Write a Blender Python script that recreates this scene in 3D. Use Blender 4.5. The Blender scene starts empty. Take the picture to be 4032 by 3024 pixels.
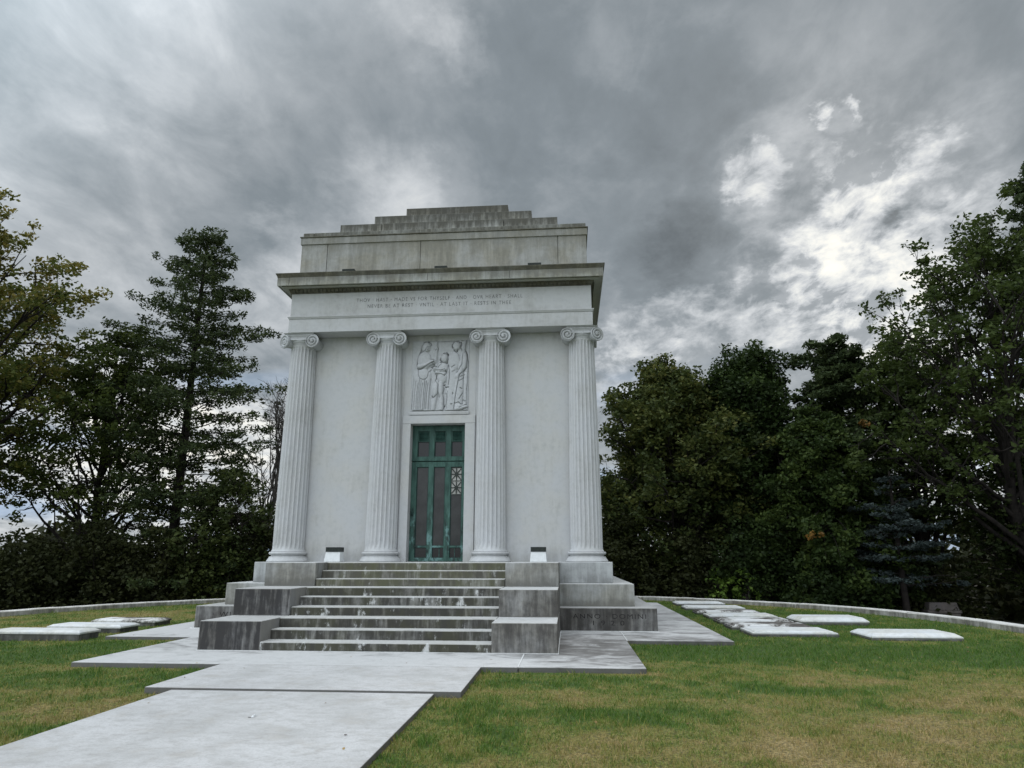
import bpy, math, random
import numpy as np
from mathutils import Vector, Matrix
random.seed(7)
RS = np.random.RandomState(11)
R = math.radians
scn = bpy.context.scene

# ------------------------------------------------------------------ camera
cam_d = bpy.data.cameras.new('camera')
cam = bpy.data.objects.new('camera', cam_d)
scn.collection.objects.link(cam)
cam_d.sensor_width = 36.0
cam_d.lens = 2703.42 / 4032 * 36.0
cam_d.clip_start = 0.1
cam_d.clip_end = 3000
YAW, PIT = 0.0802, 0.2485
cam.location = (3.2984, -12.0435, 1.5261)
cam.rotation_euler = (math.pi / 2 + PIT, 0, YAW)
scn.camera = cam
CAM = np.array([3.2984, -12.0435, 1.5261])

# ------------------------------------------------------------------ sky, sun, exposure
SUN_AZ, SUN_EL = R(24.6), R(31.2)
scn.view_settings.view_transform = 'Standard'
scn.view_settings.look = 'None'
scn.view_settings.exposure = 0.0
scn.view_settings.gamma = 1.0
scn.view_settings.use_curve_mapping = False


def pixdir(px, py):
    """direction of the sky seen at a place of the 2212 px wide view"""
    px *= 1.8228; py *= 1.8228
    f = np.array([-math.sin(YAW) * math.cos(PIT), math.cos(YAW) * math.cos(PIT), math.sin(PIT)])
    r = np.array([math.cos(YAW), math.sin(YAW), 0])
    u = np.cross(r, f)
    d = f + r * (px - 2016) / 2703.4 - u * (py - 1512) / 2703.4
    return d / np.linalg.norm(d)


class NT:
    """tiny helper to write node trees"""
    def __init__(s, tree):
        s.t = tree; s.n = tree.nodes; s.l = tree.links

    def node(s, typ, **kw):
        n = s.n.new(typ)
        for k, v in kw.items():
            setattr(n, k, v)
        return n

    def put(s, sock, v):
        if hasattr(v, 'is_output'):
            s.l.new(v, sock)
        elif isinstance(v, (tuple, list)) and len(v) == 3 and sock.type == 'RGBA':
            sock.default_value = (*v, 1)
        else:
            sock.default_value = v

    def math(s, op, a, b=None, c=None, clamp=False):
        n = s.node('ShaderNodeMath', operation=op, use_clamp=clamp)
        s.put(n.inputs[0], a)
        if b is not None: s.put(n.inputs[1], b)
        if c is not None: s.put(n.inputs[2], c)
        return n.outputs[0]

    def vmath(s, op, a, b=None, out=0):
        n = s.node('ShaderNodeVectorMath', operation=op)
        s.put(n.inputs[0], a)
        if b is not None:
            if op == 'SCALE': s.put(n.inputs['Scale'], b)
            else: s.put(n.inputs[1], b)
        return n.outputs[out]

    def noise(s, vec, scale, detail=4, rough=.55, dist=0.0):
        n = s.node('ShaderNodeTexNoise')
        s.put(n.inputs['Vector'], vec); s.put(n.inputs['Scale'], scale)
        s.put(n.inputs['Detail'], detail); s.put(n.inputs['Roughness'], rough)
        s.put(n.inputs['Distortion'], dist)
        return n.outputs['Fac'], n.outputs['Color']

    def rng(s, v, a, b, c=0.0, d=1.0, smooth=True):
        n = s.node('ShaderNodeMapRange')
        n.interpolation_type = 'SMOOTHSTEP' if smooth else 'LINEAR'
        s.put(n.inputs[0], v)
        for i, q in enumerate((a, b, c, d)): s.put(n.inputs[i + 1], q)
        return n.outputs[0]

    def mix(s, f, a, b, mode='MIX'):
        n = s.node('ShaderNodeMix', data_type='RGBA', blend_type=mode)
        s.put(n.inputs[0], f); s.put(n.inputs[6], a); s.put(n.inputs[7], b)
        return n.outputs[2]


world = bpy.data.worlds.new('World')
scn.world = world
world.use_nodes = True
w = NT(world.node_tree)
w.n.clear()
wout = w.node('ShaderNodeOutputWorld')
sky = w.node('ShaderNodeTexSky', sky_type='NISHITA', sun_disc=False)
sky.sun_elevation = SUN_EL
sky.sun_rotation = SUN_AZ
tc = w.node('ShaderNodeTexCoord').outputs['Generated']
dirn = w.vmath('NORMALIZE', tc)
sx = w.node('ShaderNodeSeparateXYZ'); w.l.new(dirn, sx.inputs[0])
dx, dy, dz = sx.outputs
den = w.math('ADD', w.math('MAXIMUM', dz, 0.0), 0.22)
cx = w.node('ShaderNodeCombineXYZ')
w.l.new(w.math('DIVIDE', dx, den), cx.inputs[0]); w.l.new(w.math('DIVIDE', dy, den), cx.inputs[1])
plane = cx.outputs[0]                                   # the cloud layer seen in perspective
mp = w.node('ShaderNodeMapping'); w.l.new(plane, mp.inputs[0])
mp.inputs['Rotation'].default_value = (0, 0, R(35)); mp.inputs['Scale'].default_value = (1.2, .85, 1)
pl = mp.outputs[0]
n1, _ = w.noise(pl, 1.5, 6, .55, .5)
n2, _ = w.noise(pl, 5.0, 7, .60, .35)
n3, _ = w.noise(pl, 12.0, 7, .62, .4)
_, wc = w.noise(plane, 3.4, 6, .6)
warp = w.vmath('SCALE', w.vmath('SUBTRACT', wc, (.5, .5, .5)), .17)
_, wc2 = w.noise(plane, 14.0, 5, .65)
warp2 = w.vmath('SCALE', w.vmath('SUBTRACT', wc2, (.5, .5, .5)), .07)
wdir = w.vmath('NORMALIZE', w.vmath('ADD', w.vmath('ADD', dirn, warp), warp2))


def lobe(px, py, rad, amp):
    """soft patch of thinner (amp > 0) or thicker (amp < 0) cloud about one direction"""
    d = pixdir(px, py)
    c = w.vmath('DOT_PRODUCT', wdir, tuple(float(q) for q in d), out=1)
    k = math.cos(math.radians(rad))
    return w.math('MULTIPLY', w.rng(c, k, 1.0), amp)


LOBES = [(120, 90, 10, -.04), (120, 430, 9, .08), (480, 250, 8, .05), (1625, 378, 2.3, .50), (1832, 276, 1.5, 1.3), (1865, 330, 3.2, .26), (1900, 385, 3.6, .34), (1950, 372, 2.8, .22), (1845, 450, 3.6, .40), (1800, 515, 3.8, .42), (1735, 580, 3.6, .40),
         (1660, 645, 3.2, .26), (1590, 690, 3.2, .26), (1480, 700, 3.4, .26), (1390, 730, 3.6, .24), (1320, 800, 4.0, .30), (1790, 640, 4.2, .38), (1900, 660, 4.2, .40), (1860, 720, 4.4, .34),
         (1990, 545, 4.0, .32), (1930, 590, 3.4, .28), (2140, 520, 4.0, .22), (2060, 800, 6, .45), (2150, 900, 7, .40), (1700, 720, 3.0, .14),
         (1780, 480, 14, .09), (1900, 600, 12, .08),
         (910, 40, 4.5, .20), (985, 100, 3.0, .22), (960, 70, 2.5, .10), (860, 430, 5.5, .26), (900, 400, 3, .10), (640, 560, 4.6, .24), (570, 640, 5, .20), (420, 30, 5, .08), (620, 520, 3, .12),
         (370, 340, 5, .08), (300, 700, 9, .14), (560, 800, 8, .14), (150, 960, 9, .70), (350, 1040, 9, .80), (520, 980, 7, .60), (300, 900, 6, .45), (600, 960, 5, .40), (2000, 960, 7, .50), (250, 140, 8, .06), (760, 620, 8, .05),
         (1100, 200, 9, -.09), (1520, 545, 5.5, -.20), (1400, 560, 4, -.10), (1380, 470, 8, -.05), (1480, 250, 7, -.09), (1330, 280, 5, -.08), (830, 280, 5, -.07), (1890, 500, 2.4, -.20), (1960, 470, 2.2, -.16),
         (2060, 130, 9, -.06), (500, 440, 7, -.07), (650, 420, 6, -.06), (150, 330, 6, -.05), (1600, 140, 8, -.05), (1640, 790, 3.4, -.10), (1640, 670, 2.2, -.12), (1750, 420, 3.0, -.14)]
acc = w.math('MULTIPLY_ADD', w.math('SUBTRACT', n1, .5), .52, .352)
acc = w.math('MULTIPLY_ADD', w.math('SUBTRACT', n2, .5), .30, acc)
lpos = lneg = lsoft = None
for L in LOBES:
    q = lobe(L[0], L[1], L[2], abs(L[3]))
    if L[3] > 0 and L[0] > 1300: lpos = q if lpos is None else w.math('ADD', lpos, q)
    elif L[3] > 0: lsoft = q if lsoft is None else w.math('ADD', lsoft, q)
    else: lneg = q if lneg is None else w.math('ADD', lneg, q)
# thin places break up into cells; they never pile up to a flat white
mod = w.math('MULTIPLY_ADD', w.math('SUBTRACT', n2, .5), 3.4, w.math('MULTIPLY_ADD', w.math('SUBTRACT', n3, .5), 2.6, .50))
lpos = w.math('MULTIPLY', lpos, w.math('MAXIMUM', mod, .10))
lsoft = w.math('MULTIPLY', lsoft, w.math('MULTIPLY_ADD', w.math('SUBTRACT', n2, .5), 1.6, .42))
lpos = w.math('ADD', lpos, w.math('MAXIMUM', lsoft, 0.0))
lpos = w.math('DIVIDE', lpos, w.math('MULTIPLY_ADD', lpos, .80, 1.0))
lum = w.math('ADD', acc, lpos)
lum = w.math('SUBTRACT', lum, w.math('MULTIPLY', lneg, .85))
lum = w.math('ADD', lum, w.math('MULTIPLY', w.math('SUBTRACT', n3, .5), .12))
lum = w.math('MAXIMUM', lum, .05)
ramp = w.node('ShaderNodeValToRGB')
w.l.new(lum, ramp.inputs[0])
cr = ramp.color_ramp
cr.elements[0].position = .05; cr.elements[0].color = (.125, .148, .163, 1)
cr.elements[1].position = 1.0; cr.elements[1].color = (1.15, 1.10, .98, 1)
for p_, c_ in ((.28, (.240, .276, .302, 1)), (.42, (.385, .420, .448, 1)), (.60, (.62, .65, .675, 1)), (.80, (.90, .91, .88, 1))):
    e = cr.elements.new(p_); e.color = c_
# blue gaps low on the horizon
gapn, _ = w.noise(w.vmath('MULTIPLY', dirn, (1.0, 1.0, 5.0)), 3.2, 4, .5)
gap = w.math('MULTIPLY', w.rng(gapn, .54, .66), w.rng(dz, .30, .16))
cloudcol = w.mix(w.math('MULTIPLY', gap, .55), ramp.outputs[0], (.42, .60, .88))
# CIE-overcast like gain: brighter overhead and on the side of the sky behind the camera
up = w.rng(dz, .73, .95, 0.0, 1.0)
sd_ = w.vmath('DOT_PRODUCT', dirn, (-.54, -.46, .70), out=1)
back = w.rng(sd_, .20, .95, 0.0, 1.0)
back2 = w.rng(dy, .10, -.5, 0.0, 1.0)
gain = w.math('ADD', w.math('MULTIPLY_ADD', up, 2.6, 1.0), w.math('ADD', w.math('MULTIPLY', back, 4.3), w.math('MULTIPLY', back2, 1.0)))
lowcol = w.mix(w.rng(dz, -.02, .0), (.06, .065, .05), cloudcol)
lowcol = w.mix(w.math('MAXIMUM', up, back2), lowcol, w.mix(1.0, lowcol, (1.035, 1.0, .995), 'MULTIPLY'))
bgc = w.node('ShaderNodeBackground'); w.l.new(lowcol, bgc.inputs[0]); w.l.new(gain, bgc.inputs[1])
bgs = w.node('ShaderNodeBackground'); w.l.new(sky.outputs[0], bgs.inputs[0]); bgs.inputs[1].default_value = .06
mixs = w.node('ShaderNodeMixShader'); mixs.inputs[0].default_value = .05
w.l.new(bgc.outputs[0], mixs.inputs[1]); w.l.new(bgs.outputs[0], mixs.inputs[2])
w.l.new(mixs.outputs[0], wout.inputs[0])
world.cycles.sampling_method = 'MANUAL'
world.cycles.sample_map_resolution = 1024

sd = bpy.data.lights.new('sun', 'SUN')
sd.energy = 0.6; sd.angle = R(14); sd.color = (1.0, .95, .88)
sun = bpy.data.objects.new('sun', sd)
scn.collection.objects.link(sun)
sv = Vector((math.sin(SUN_AZ) * math.cos(SUN_EL), math.cos(SUN_AZ) * math.cos(SUN_EL), math.sin(SUN_EL)))
sun.rotation_euler = sv.to_track_quat('Z', 'Y').to_euler()

# ------------------------------------------------------------------ helpers
COL = scn.collection
ORG = {}


def tag(o, label=None, cat=None, group=None, kind=None):
    if label: o['label'] = label
    if cat: o['category'] = cat
    if group: o['group'] = group
    if kind: o['kind'] = kind
    return o


def empty(name, loc):
    o = bpy.data.objects.new(name, None)
    o.empty_display_size = .3
    o.location = loc
    COL.objects.link(o)
    ORG[o.name] = np.array(loc, float)
    return o


def mesh_np(name, verts, faces, mat, parent=None, smooth=False, loc=None, attrs=None, bevel=0):
    """verts in world coordinates; the object's origin is its parent's (or loc)"""
    verts = np.asarray(verts, np.float64)
    o0 = ORG[parent.name] if parent is not None else np.array(loc if loc is not None else (0, 0, 0), float)
    v = verts - o0
    me = bpy.data.meshes.new(name)
    if isinstance(faces, np.ndarray):
        nf, k = faces.shape
        me.vertices.add(len(v)); me.vertices.foreach_set('co', v.astype(np.float32).ravel())
        me.loops.add(nf * k); me.loops.foreach_set('vertex_index', faces.astype(np.int32).ravel())
        me.polygons.add(nf)
        me.polygons.foreach_set('loop_start', np.arange(0, nf * k, k, dtype=np.int32))
        me.polygons.foreach_set('loop_total', np.full(nf, k, np.int32))
        me.update(calc_edges=True)
    else:
        me.from_pydata([tuple(q) for q in v], [], faces)
        me.update()
    if smooth:
        me.polygons.foreach_set('use_smooth', np.ones(len(me.polygons), bool))
    if attrs:
        for an, (dom, val) in attrs.items():
            a = me.attributes.new(an, 'FLOAT', dom)
            a.data.foreach_set('value', np.asarray(val, np.float32))
    me.materials.append(mat)
    o = bpy.data.objects.new(name, me)
    COL.objects.link(o)
    if parent is not None:
        o.parent = parent
        ORG[o.name] = o0
    else:
        o.location = tuple(o0)
        ORG[o.name] = o0
    if bevel:
        m = o.modifiers.new('bevel', 'BEVEL'); m.width = bevel; m.segments = 2; m.limit_method = 'ANGLE'
        m.angle_limit = R(40)
    return o


class MB:
    def __init__(s): s.v = []; s.f = []

    def add(s, v, f):
        b = len(s.v); s.v += [tuple(q) for q in v]; s.f += [tuple(b + i for i in q) for q in f]
        return s

    def box(s, x0, x1, y0, y1, z0, z1):
        return s.add([(x0, y0, z0), (x1, y0, z0), (x1, y1, z0), (x0, y1, z0), (x0, y0, z1), (x1, y0, z1), (x1, y1, z1), (x0, y1, z1)],
                     [(0, 3, 2, 1), (4, 5, 6, 7), (0, 1, 5, 4), (1, 2, 6, 5), (2, 3, 7, 6), (3, 0, 4, 7)])

    def frustum(s, a, z0, b, z1):
        """a, b = (x0,x1,y0,y1)"""
        v = [(a[0], a[2], z0), (a[1], a[2], z0), (a[1], a[3], z0), (a[0], a[3], z0), (b[0], b[2], z1), (b[1], b[2], z1), (b[1], b[3], z1), (b[0], b[3], z1)]
        return s.add(v, [(0, 3, 2, 1), (4, 5, 6, 7), (0, 1, 5, 4), (1, 2, 6, 5), (2, 3, 7, 6), (3, 0, 4, 7)])

    def lathe(s, cx, cy, prof, n=48, cap=True):
        v = []; f = []
        for r, z in prof:
            for i in range(n):
                a = 2 * math.pi * i / n; v.append((cx + r * math.cos(a), cy + r * math.sin(a), z))
        for k in range(len(prof) - 1):
            for i in range(n):
                j = (i + 1) % n; f.append((k * n + i, k * n + j, (k + 1) * n + j, (k + 1) * n + i))
        if cap:
            f.append(tuple(range(n))[::-1]); f.append(tuple((len(prof) - 1) * n + i for i in range(n)))
        return s.add(v, f)

    def ringprof(s, rect, prof):
        """sweep a profile (out, z) round a rectangle rect=(x0,x1,y0,y1); closed solid band"""
        v = []; f = []
        for o, z in prof:
            v += [(rect[0] - o, rect[2] - o, z), (rect[1] + o, rect[2] - o, z), (rect[1] + o, rect[3] + o, z), (rect[0] - o, rect[3] + o, z)]
        n = len(prof)
        for k in range(n - 1):
            for i in range(4):
                j = (i + 1) % 4; f.append((k * 4 + i, k * 4 + j, (k + 1) * 4 + j, (k + 1) * 4 + i))
        f.append((3, 2, 1, 0)); f.append(tuple((n - 1) * 4 + i for i in range(4)))
        return s.add(v, f)

    def build(s, name, mat, parent=None, smooth=False, loc=None, bevel=0):
        return mesh_np(name, np.array(s.v), s.f, mat, parent, smooth, loc, None, bevel)


def tubes(polys, n=6):
    """list of (points Nx3, radii N) -> verts, quads arrays"""
    V = []; F = []; b = 0
    for P, rad in polys:
        P = np.asarray(P, float); m = len(P)
        T = np.gradient(P, axis=0); T /= np.linalg.norm(T, axis=1)[:, None] + 1e-9
        ref = np.array([0, 0, 1.]) if abs(T[0, 2]) < .8 else np.array([1., 0, 0])
        A = np.cross(T, ref); A /= np.linalg.norm(A, axis=1)[:, None] + 1e-9
        B = np.cross(T, A)
        th = np.arange(n) * 2 * math.pi / n
        ring = P[:, None, :] + np.asarray(rad)[:, None, None] * (np.cos(th)[None, :, None] * A[:, None, :] + np.sin(th)[None, :, None] * B[:, None, :])
        V.append(ring.reshape(-1, 3))
        i = np.arange(m - 1)[:, None] * n; j = np.arange(n)[None, :]; j2 = (j + 1) % n
        F.append(np.stack([b + i + j, b + i + j2, b + i + n + j2, b + i + n + j], -1).reshape(-1, 4))
        b += m * n
    return np.concatenate(V), np.concatenate(F)


# ------------------------------------------------------------------ materials
def newmat(name):
    m = bpy.data.materials.new(name); m.use_nodes = True
    t = NT(m.node_tree); t.n.clear()
    out = t.node('ShaderNodeOutputMaterial'); bs = t.node('ShaderNodeBsdfPrincipled')
    t.l.new(bs.outputs[0], out.inputs[0])
    bs.inputs['Specular IOR Level'].default_value = .25
    return m, t, bs, out


def stone(name, base, grime=(.05, .048, .04), thr=.62, soft=.22, amt=.6, streak=1.0, top_clean=.9, rough=.8, bump=.25, moss=0.0, white=0.0, off=0.0, warm=.04, lowdirt=None, top_dirt_shade=None, topcol=None, flank=1.0):
    """weathered stone: vertical run-off streaks and blotches of grime on upright faces, cleaner on tops"""
    m, t, bs, out = newmat(name)
    g = t.node('ShaderNodeNewGeometry'); pos = t.vmath('ADD', g.outputs['Position'], (off, off * .7, off * 1.3))
    nz = t.node('ShaderNodeSeparateXYZ'); t.l.new(g.outputs['True Normal'], nz.inputs[0])
    st, _ = t.noise(t.vmath('MULTIPLY', pos, (1, 1, .10)), 7.5, 6, .65)
    st2, _ = t.noise(t.vmath('MULTIPLY', pos, (1, 1, .22)), 22, 4, .6)
    bl, _ = t.noise(pos, 1.3, 5, .6)
    fi, _ = t.noise(pos, 60, 4, .7)
    me, _ = t.noise(pos, 9, 5, .65)
    v = t.math('ADD', t.math('MULTIPLY', st, .45 * streak), t.math('MULTIPLY', bl, 1.0 - .45 * streak - .12))
    v = t.math('MULTIPLY_ADD', st2, .12, v)
    v = t.math('MULTIPLY_ADD', t.math('SUBTRACT', me, .5), .14, v)
    if lowdirt:      # grime rising from a ledge: (z of ledge, height)
        z = t.node('ShaderNodeSeparateXYZ'); t.l.new(g.outputs['Position'], z.inputs[0])
        v = t.math('ADD', v, t.rng(z.outputs[2], lowdirt[0] + lowdirt[1], lowdirt[0], 0, lowdirt[2]))
    if top_dirt_shade:  # run-off dirt below top edges; on the wall, painted shade
        z = t.node('ShaderNodeSeparateXYZ'); t.l.new(g.outputs['Position'], z.inputs[0])
        v = t.math('ADD', v, t.rng(z.outputs[2], top_dirt_shade[0] - top_dirt_shade[1], top_dirt_shade[0], 0, top_dirt_shade[2], smooth=False))
    msk = t.rng(v, thr - soft, thr + soft * .5)
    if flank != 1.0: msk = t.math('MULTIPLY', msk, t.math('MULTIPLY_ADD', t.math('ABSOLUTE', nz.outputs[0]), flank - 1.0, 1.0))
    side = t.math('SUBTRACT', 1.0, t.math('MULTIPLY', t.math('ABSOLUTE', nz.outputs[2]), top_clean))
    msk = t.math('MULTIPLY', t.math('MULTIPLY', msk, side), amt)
    b2 = tuple(c * (1 - .0) for c in base)
    dark = tuple(c * .78 for c in base)
    wr = (base[0] * (1 + warm), base[1], base[2] * (1 - warm * 2.2))
    c = t.mix(t.rng(bl, .35, .65), b2, wr)
    c = t.mix(t.math('MULTIPLY', t.rng(me, .42, .75), .35), c, dark)
    c = t.mix(t.math('MULTIPLY', t.rng(fi, .45, .75), .30), c, tuple(q * .7 for q in base))
    gcol = grime
    if moss:
        mn, _ = t.noise(t.vmath('MULTIPLY', pos, (1, 1, .6)), 3.1, 4, .6)
        gcol = t.mix(t.math('MULTIPLY', t.rng(mn, .42, .6), moss), grime, (.075, .080, .028))
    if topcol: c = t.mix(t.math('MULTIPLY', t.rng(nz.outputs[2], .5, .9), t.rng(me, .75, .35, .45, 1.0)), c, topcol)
    c = t.mix(msk, c, gcol)
    if white:
        wn, _ = t.noise(t.vmath('MULTIPLY', pos, (1, 1, .5)), 4.3, 6, .7)
        c = t.mix(t.math('MULTIPLY', t.rng(wn, .57, .68), white), c, (.52, .53, .52))
    t.l.new(c, bs.inputs['Base Color'])
    bs.inputs['Roughness'].default_value = rough
    bs.inputs['Specular IOR Level'].default_value = .08
    bn = t.node('ShaderNodeBump'); bn.inputs['Strength'].default_value = bump; bn.inputs['Distance'].default_value = .01
    h = t.math('ADD', t.math('MULTIPLY', fi, .5), t.math('MULTIPLY', me, 1.2))
    t.l.new(h, bn.inputs['Height']); t.l.new(bn.outputs[0], bs.inputs['Normal'])
    return m


MARB = (.445, .455, .462)
M = {}
M['wall'] = stone('marble_wall', MARB, grime=(.16, .16, .14), thr=.69, amt=.40, soft=.2, lowdirt=(1.44, .6, .18), top_dirt_shade=(7.33, .5, .10), warm=.02)  # darkening below the architrave is shade put into the colour
M['shaft'] = stone('marble_shaft', (.495, .507, .517), grime=(.14, .14, .125), thr=.66, amt=.38, soft=.2, lowdirt=(1.55, .6, .14), top_dirt_shade=(7.0, .5, .10), warm=.01)
M['cap'] = stone('marble_capital', (.44, .455, .465), grime=(.09, .09, .08), thr=.58, amt=.6, warm=.01)
M['frieze'] = stone('marble_entablature', (.44, .45, .457), grime=(.15, .15, .135), thr=.64, amt=.45, streak=.6, warm=.01)
M['relief'] = None
M['cornice'] = stone('marble_cornice', (.36, .37, .35), thr=.54, amt=.65, warm=.05, top_dirt_shade=(8.78, .2, .12))
M['soffit'] = stone('stained_soffit', (.13, .13, .115), thr=.45, amt=.8, top_clean=.0, streak=.2)  # dark colour stands in for the shade under the cornice
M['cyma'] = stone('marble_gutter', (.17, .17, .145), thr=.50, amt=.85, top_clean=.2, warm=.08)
M['attic'] = stone('marble_attic', (.34, .342, .328), grime=(.09, .09, .075), thr=.56, amt=.6, warm=.05, top_dirt_shade=(9.97, .5, .10))
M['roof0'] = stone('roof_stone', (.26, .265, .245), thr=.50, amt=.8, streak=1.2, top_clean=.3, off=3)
M['roof1'] = stone('roof_stone_pale', (.34, .345, .325), thr=.56, amt=.85, streak=1.3, top_clean=.3, top_dirt_shade=(10.96, .35, .16), off=8)
M['roof2'] = stone('roof_stone_mid', (.33, .335, .315), thr=.54, amt=.85, streak=1.3, top_clean=.3, top_dirt_shade=(11.61, .35, .14), off=15)
M['roof3'] = stone('roof_stone_dark', (.27, .27, .25), thr=.52, amt=.85, streak=1.4, top_clean=.3, top_dirt_shade=(12.26, .4, .12), off=24)
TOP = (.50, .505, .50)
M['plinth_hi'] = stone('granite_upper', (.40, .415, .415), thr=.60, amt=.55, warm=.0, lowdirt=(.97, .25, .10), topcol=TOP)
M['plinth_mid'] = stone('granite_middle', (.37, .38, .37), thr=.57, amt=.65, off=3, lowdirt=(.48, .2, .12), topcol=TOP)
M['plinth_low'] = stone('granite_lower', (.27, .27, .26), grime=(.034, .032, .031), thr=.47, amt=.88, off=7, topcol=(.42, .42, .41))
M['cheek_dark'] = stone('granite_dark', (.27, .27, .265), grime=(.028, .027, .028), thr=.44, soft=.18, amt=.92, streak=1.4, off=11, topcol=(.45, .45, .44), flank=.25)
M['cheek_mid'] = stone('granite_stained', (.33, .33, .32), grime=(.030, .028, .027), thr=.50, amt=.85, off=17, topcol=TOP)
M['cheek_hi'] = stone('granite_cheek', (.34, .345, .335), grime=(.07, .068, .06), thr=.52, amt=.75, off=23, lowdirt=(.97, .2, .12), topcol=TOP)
M['riser'] = stone('mossy_step', (.36, .36, .345), grime=(.030, .029, .025), thr=.43, soft=.20, amt=.93, rough=.85, top_clean=.97, moss=.22, white=.9, off=31, streak=1.2, topcol=(.45, .452, .44))
M['riser_hi'] = stone('upper_step', (.36, .36, .335), grime=(.045, .043, .032), thr=.42, soft=.22, amt=.88, top_clean=.97, moss=.5, white=.4, off=41, streak=1.2, topcol=(.45, .452, .44))
M['slab'] = stone('ledger_marble', (.60, .62, .63), grime=(.09, .09, .08), thr=.60, amt=.5, top_clean=.35, off=5)
M['slab_dirty'] = stone('stained_ledger', (.60, .61, .61), grime=(.07, .062, .055), thr=.50, soft=.07, amt=.95, top_clean=.0, off=9, streak=.05)
M['slab_base'] = stone('ledger_base', (.22, .225, .22), grime=(.04, .04, .035), thr=.46, amt=.88, off=13)
M['kerb'] = stone('kerb_stone', (.46, .455, .43), grime=(.06, .058, .05), thr=.52, amt=.85, top_clean=.85, off=2, bump=.6, topcol=(.66, .65, .62))
M['granite_dull'] = stone('dull_granite', (.14, .128, .128), thr=.6, amt=.4)


def terrace_mat():
    m, t, bs, out = newmat('terrace_paving')
    g = t.node('ShaderNodeNewGeometry'); pos = g.outputs['Position']
    s = t.node('ShaderNodeSeparateXYZ'); t.l.new(pos, s.inputs[0])
    a, _ = t.noise(t.vmath('MULTIPLY', pos, (.8, 1.25, 1)), 1.5, 7, .68, .8)
    f, _ = t.noise(pos, 26, 6, .7)
    d, _ = t.noise(pos, 5, 5, .65)
    # lichen stain grows where the terrace stays damp, close to the plinth
    near = t.rng(t.math('ABSOLUTE', t.math('SUBTRACT', s.outputs[1], .9)), 3.0, .0, 0, .20)
    right = t.rng(s.outputs[0], 2.2, 3.1, -.12, .08)
    v = t.math('ADD', t.math('ADD', a, near), right)
    v = t.math('MULTIPLY_ADD', t.math('SUBTRACT', d, .5), .16, v)
    mk = t.math('MULTIPLY', t.rng(v, .46, .86), .92)
    c = t.mix(t.math('MULTIPLY', t.rng(d, .35, .7), .4), (.49, .49, .485), (.40, .40, .39))
    c = t.mix(mk, c, (.085, .080, .074))
    c = t.mix(t.math('MULTIPLY', t.rng(f, .5, .7), .35), c, (.24, .24, .235))
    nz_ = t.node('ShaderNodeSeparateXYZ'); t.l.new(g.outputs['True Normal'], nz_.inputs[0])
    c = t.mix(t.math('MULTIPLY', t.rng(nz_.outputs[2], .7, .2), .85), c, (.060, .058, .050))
    t.l.new(c, bs.inputs['Base Color']); bs.inputs['Roughness'].default_value = .8
    bn = t.node('ShaderNodeBump'); bn.inputs['Strength'].default_value = .3; bn.inputs['Distance'].default_value = .01
    t.l.new(f, bn.inputs['Height']); t.l.new(bn.outputs[0], bs.inputs['Normal'])
    return m


M['terrace'] = terrace_mat()


def path_mat():
    m, t, bs, out = newmat('path_paving')
    g = t.node('ShaderNodeNewGeometry'); pos = g.outputs['Position']
    a, _ = t.noise(pos, 1.1, 6, .6, .4)
    f, _ = t.noise(pos, 42, 6, .8)
    d, _ = t.noise(t.vmath('MULTIPLY', pos, (.9, 1.15, 1)), 6, 8, .75)
    sp, _ = t.noise(t.vmath('MULTIPLY', pos, (.7, 1.4, 1)), 24, 5, .8)
    br, _ = t.noise(pos, 2.2, 6, .7)
    c = t.mix(t.rng(a, .35, .68), (.505, .503, .50), (.41, .408, .40))
    c = t.mix(t.math('MULTIPLY', t.rng(d, .44, .66), .55), c, (.31, .30, .285))
    c = t.mix(t.math('MULTIPLY', t.rng(sp, .53, .66), .42), c, (.25, .235, .215))
    c = t.mix(t.math('MULTIPLY', t.rng(f, .48, .62), .45), c, (.30, .30, .30))
    c = t.mix(t.math('MULTIPLY', t.rng(br, .52, .66), .35), c, (.36, .335, .30))
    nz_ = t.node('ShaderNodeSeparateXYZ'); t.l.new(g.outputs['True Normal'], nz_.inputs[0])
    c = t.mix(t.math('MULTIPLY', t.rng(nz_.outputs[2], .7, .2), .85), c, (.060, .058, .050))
    t.l.new(c, bs.inputs['Base Color']); bs.inputs['Roughness'].default_value = .75
    bn = t.node('ShaderNodeBump'); bn.inputs['Strength'].default_value = .35; bn.inputs['Distance'].default_value = .008
    t.l.new(t.math('ADD', f, d), bn.inputs['Height']); t.l.new(bn.outputs[0], bs.inputs['Normal'])
    return m


M['path'] = path_mat()


def relief_mat():
    m, t, bs, out = newmat('carved_marble')
    at = t.node('ShaderNodeAttribute', attribute_name='dirt')
    pos = t.node('ShaderNodeNewGeometry').outputs['Position']
    a, _ = t.noise(pos, 14, 5, .65)
    c = t.mix(t.rng(a, .35, .7), (.43, .445, .455), (.37, .38, .39))
    c = t.mix(t.math('MULTIPLY', at.outputs['Fac'], .38), c, (.12, .125, .12))  # colour darkens along the carved strokes
    t.l.new(c, bs.inputs['Base Color']); bs.inputs['Roughness'].default_value = .75
    return m


M['relief'] = relief_mat()


def simple(name, col, rough=.6, metal=0, spec=.3, var=.3, scale=12):
    m, t, bs, out = newmat(name)
    pos = t.node('ShaderNodeNewGeometry').outputs['Position']
    a, _ = t.noise(pos, scale, 5, .65)
    c = t.mix(t.rng(a, .3, .7), tuple(q * (1 + var) for q in col), tuple(q * (1 - var) for q in col))
    t.l.new(c, bs.inputs['Base Color'])
    bs.inputs['Roughness'].default_value = rough; bs.inputs['Metallic'].default_value = metal
    bs.inputs['Specular IOR Level'].default_value = spec
    return m


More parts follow.
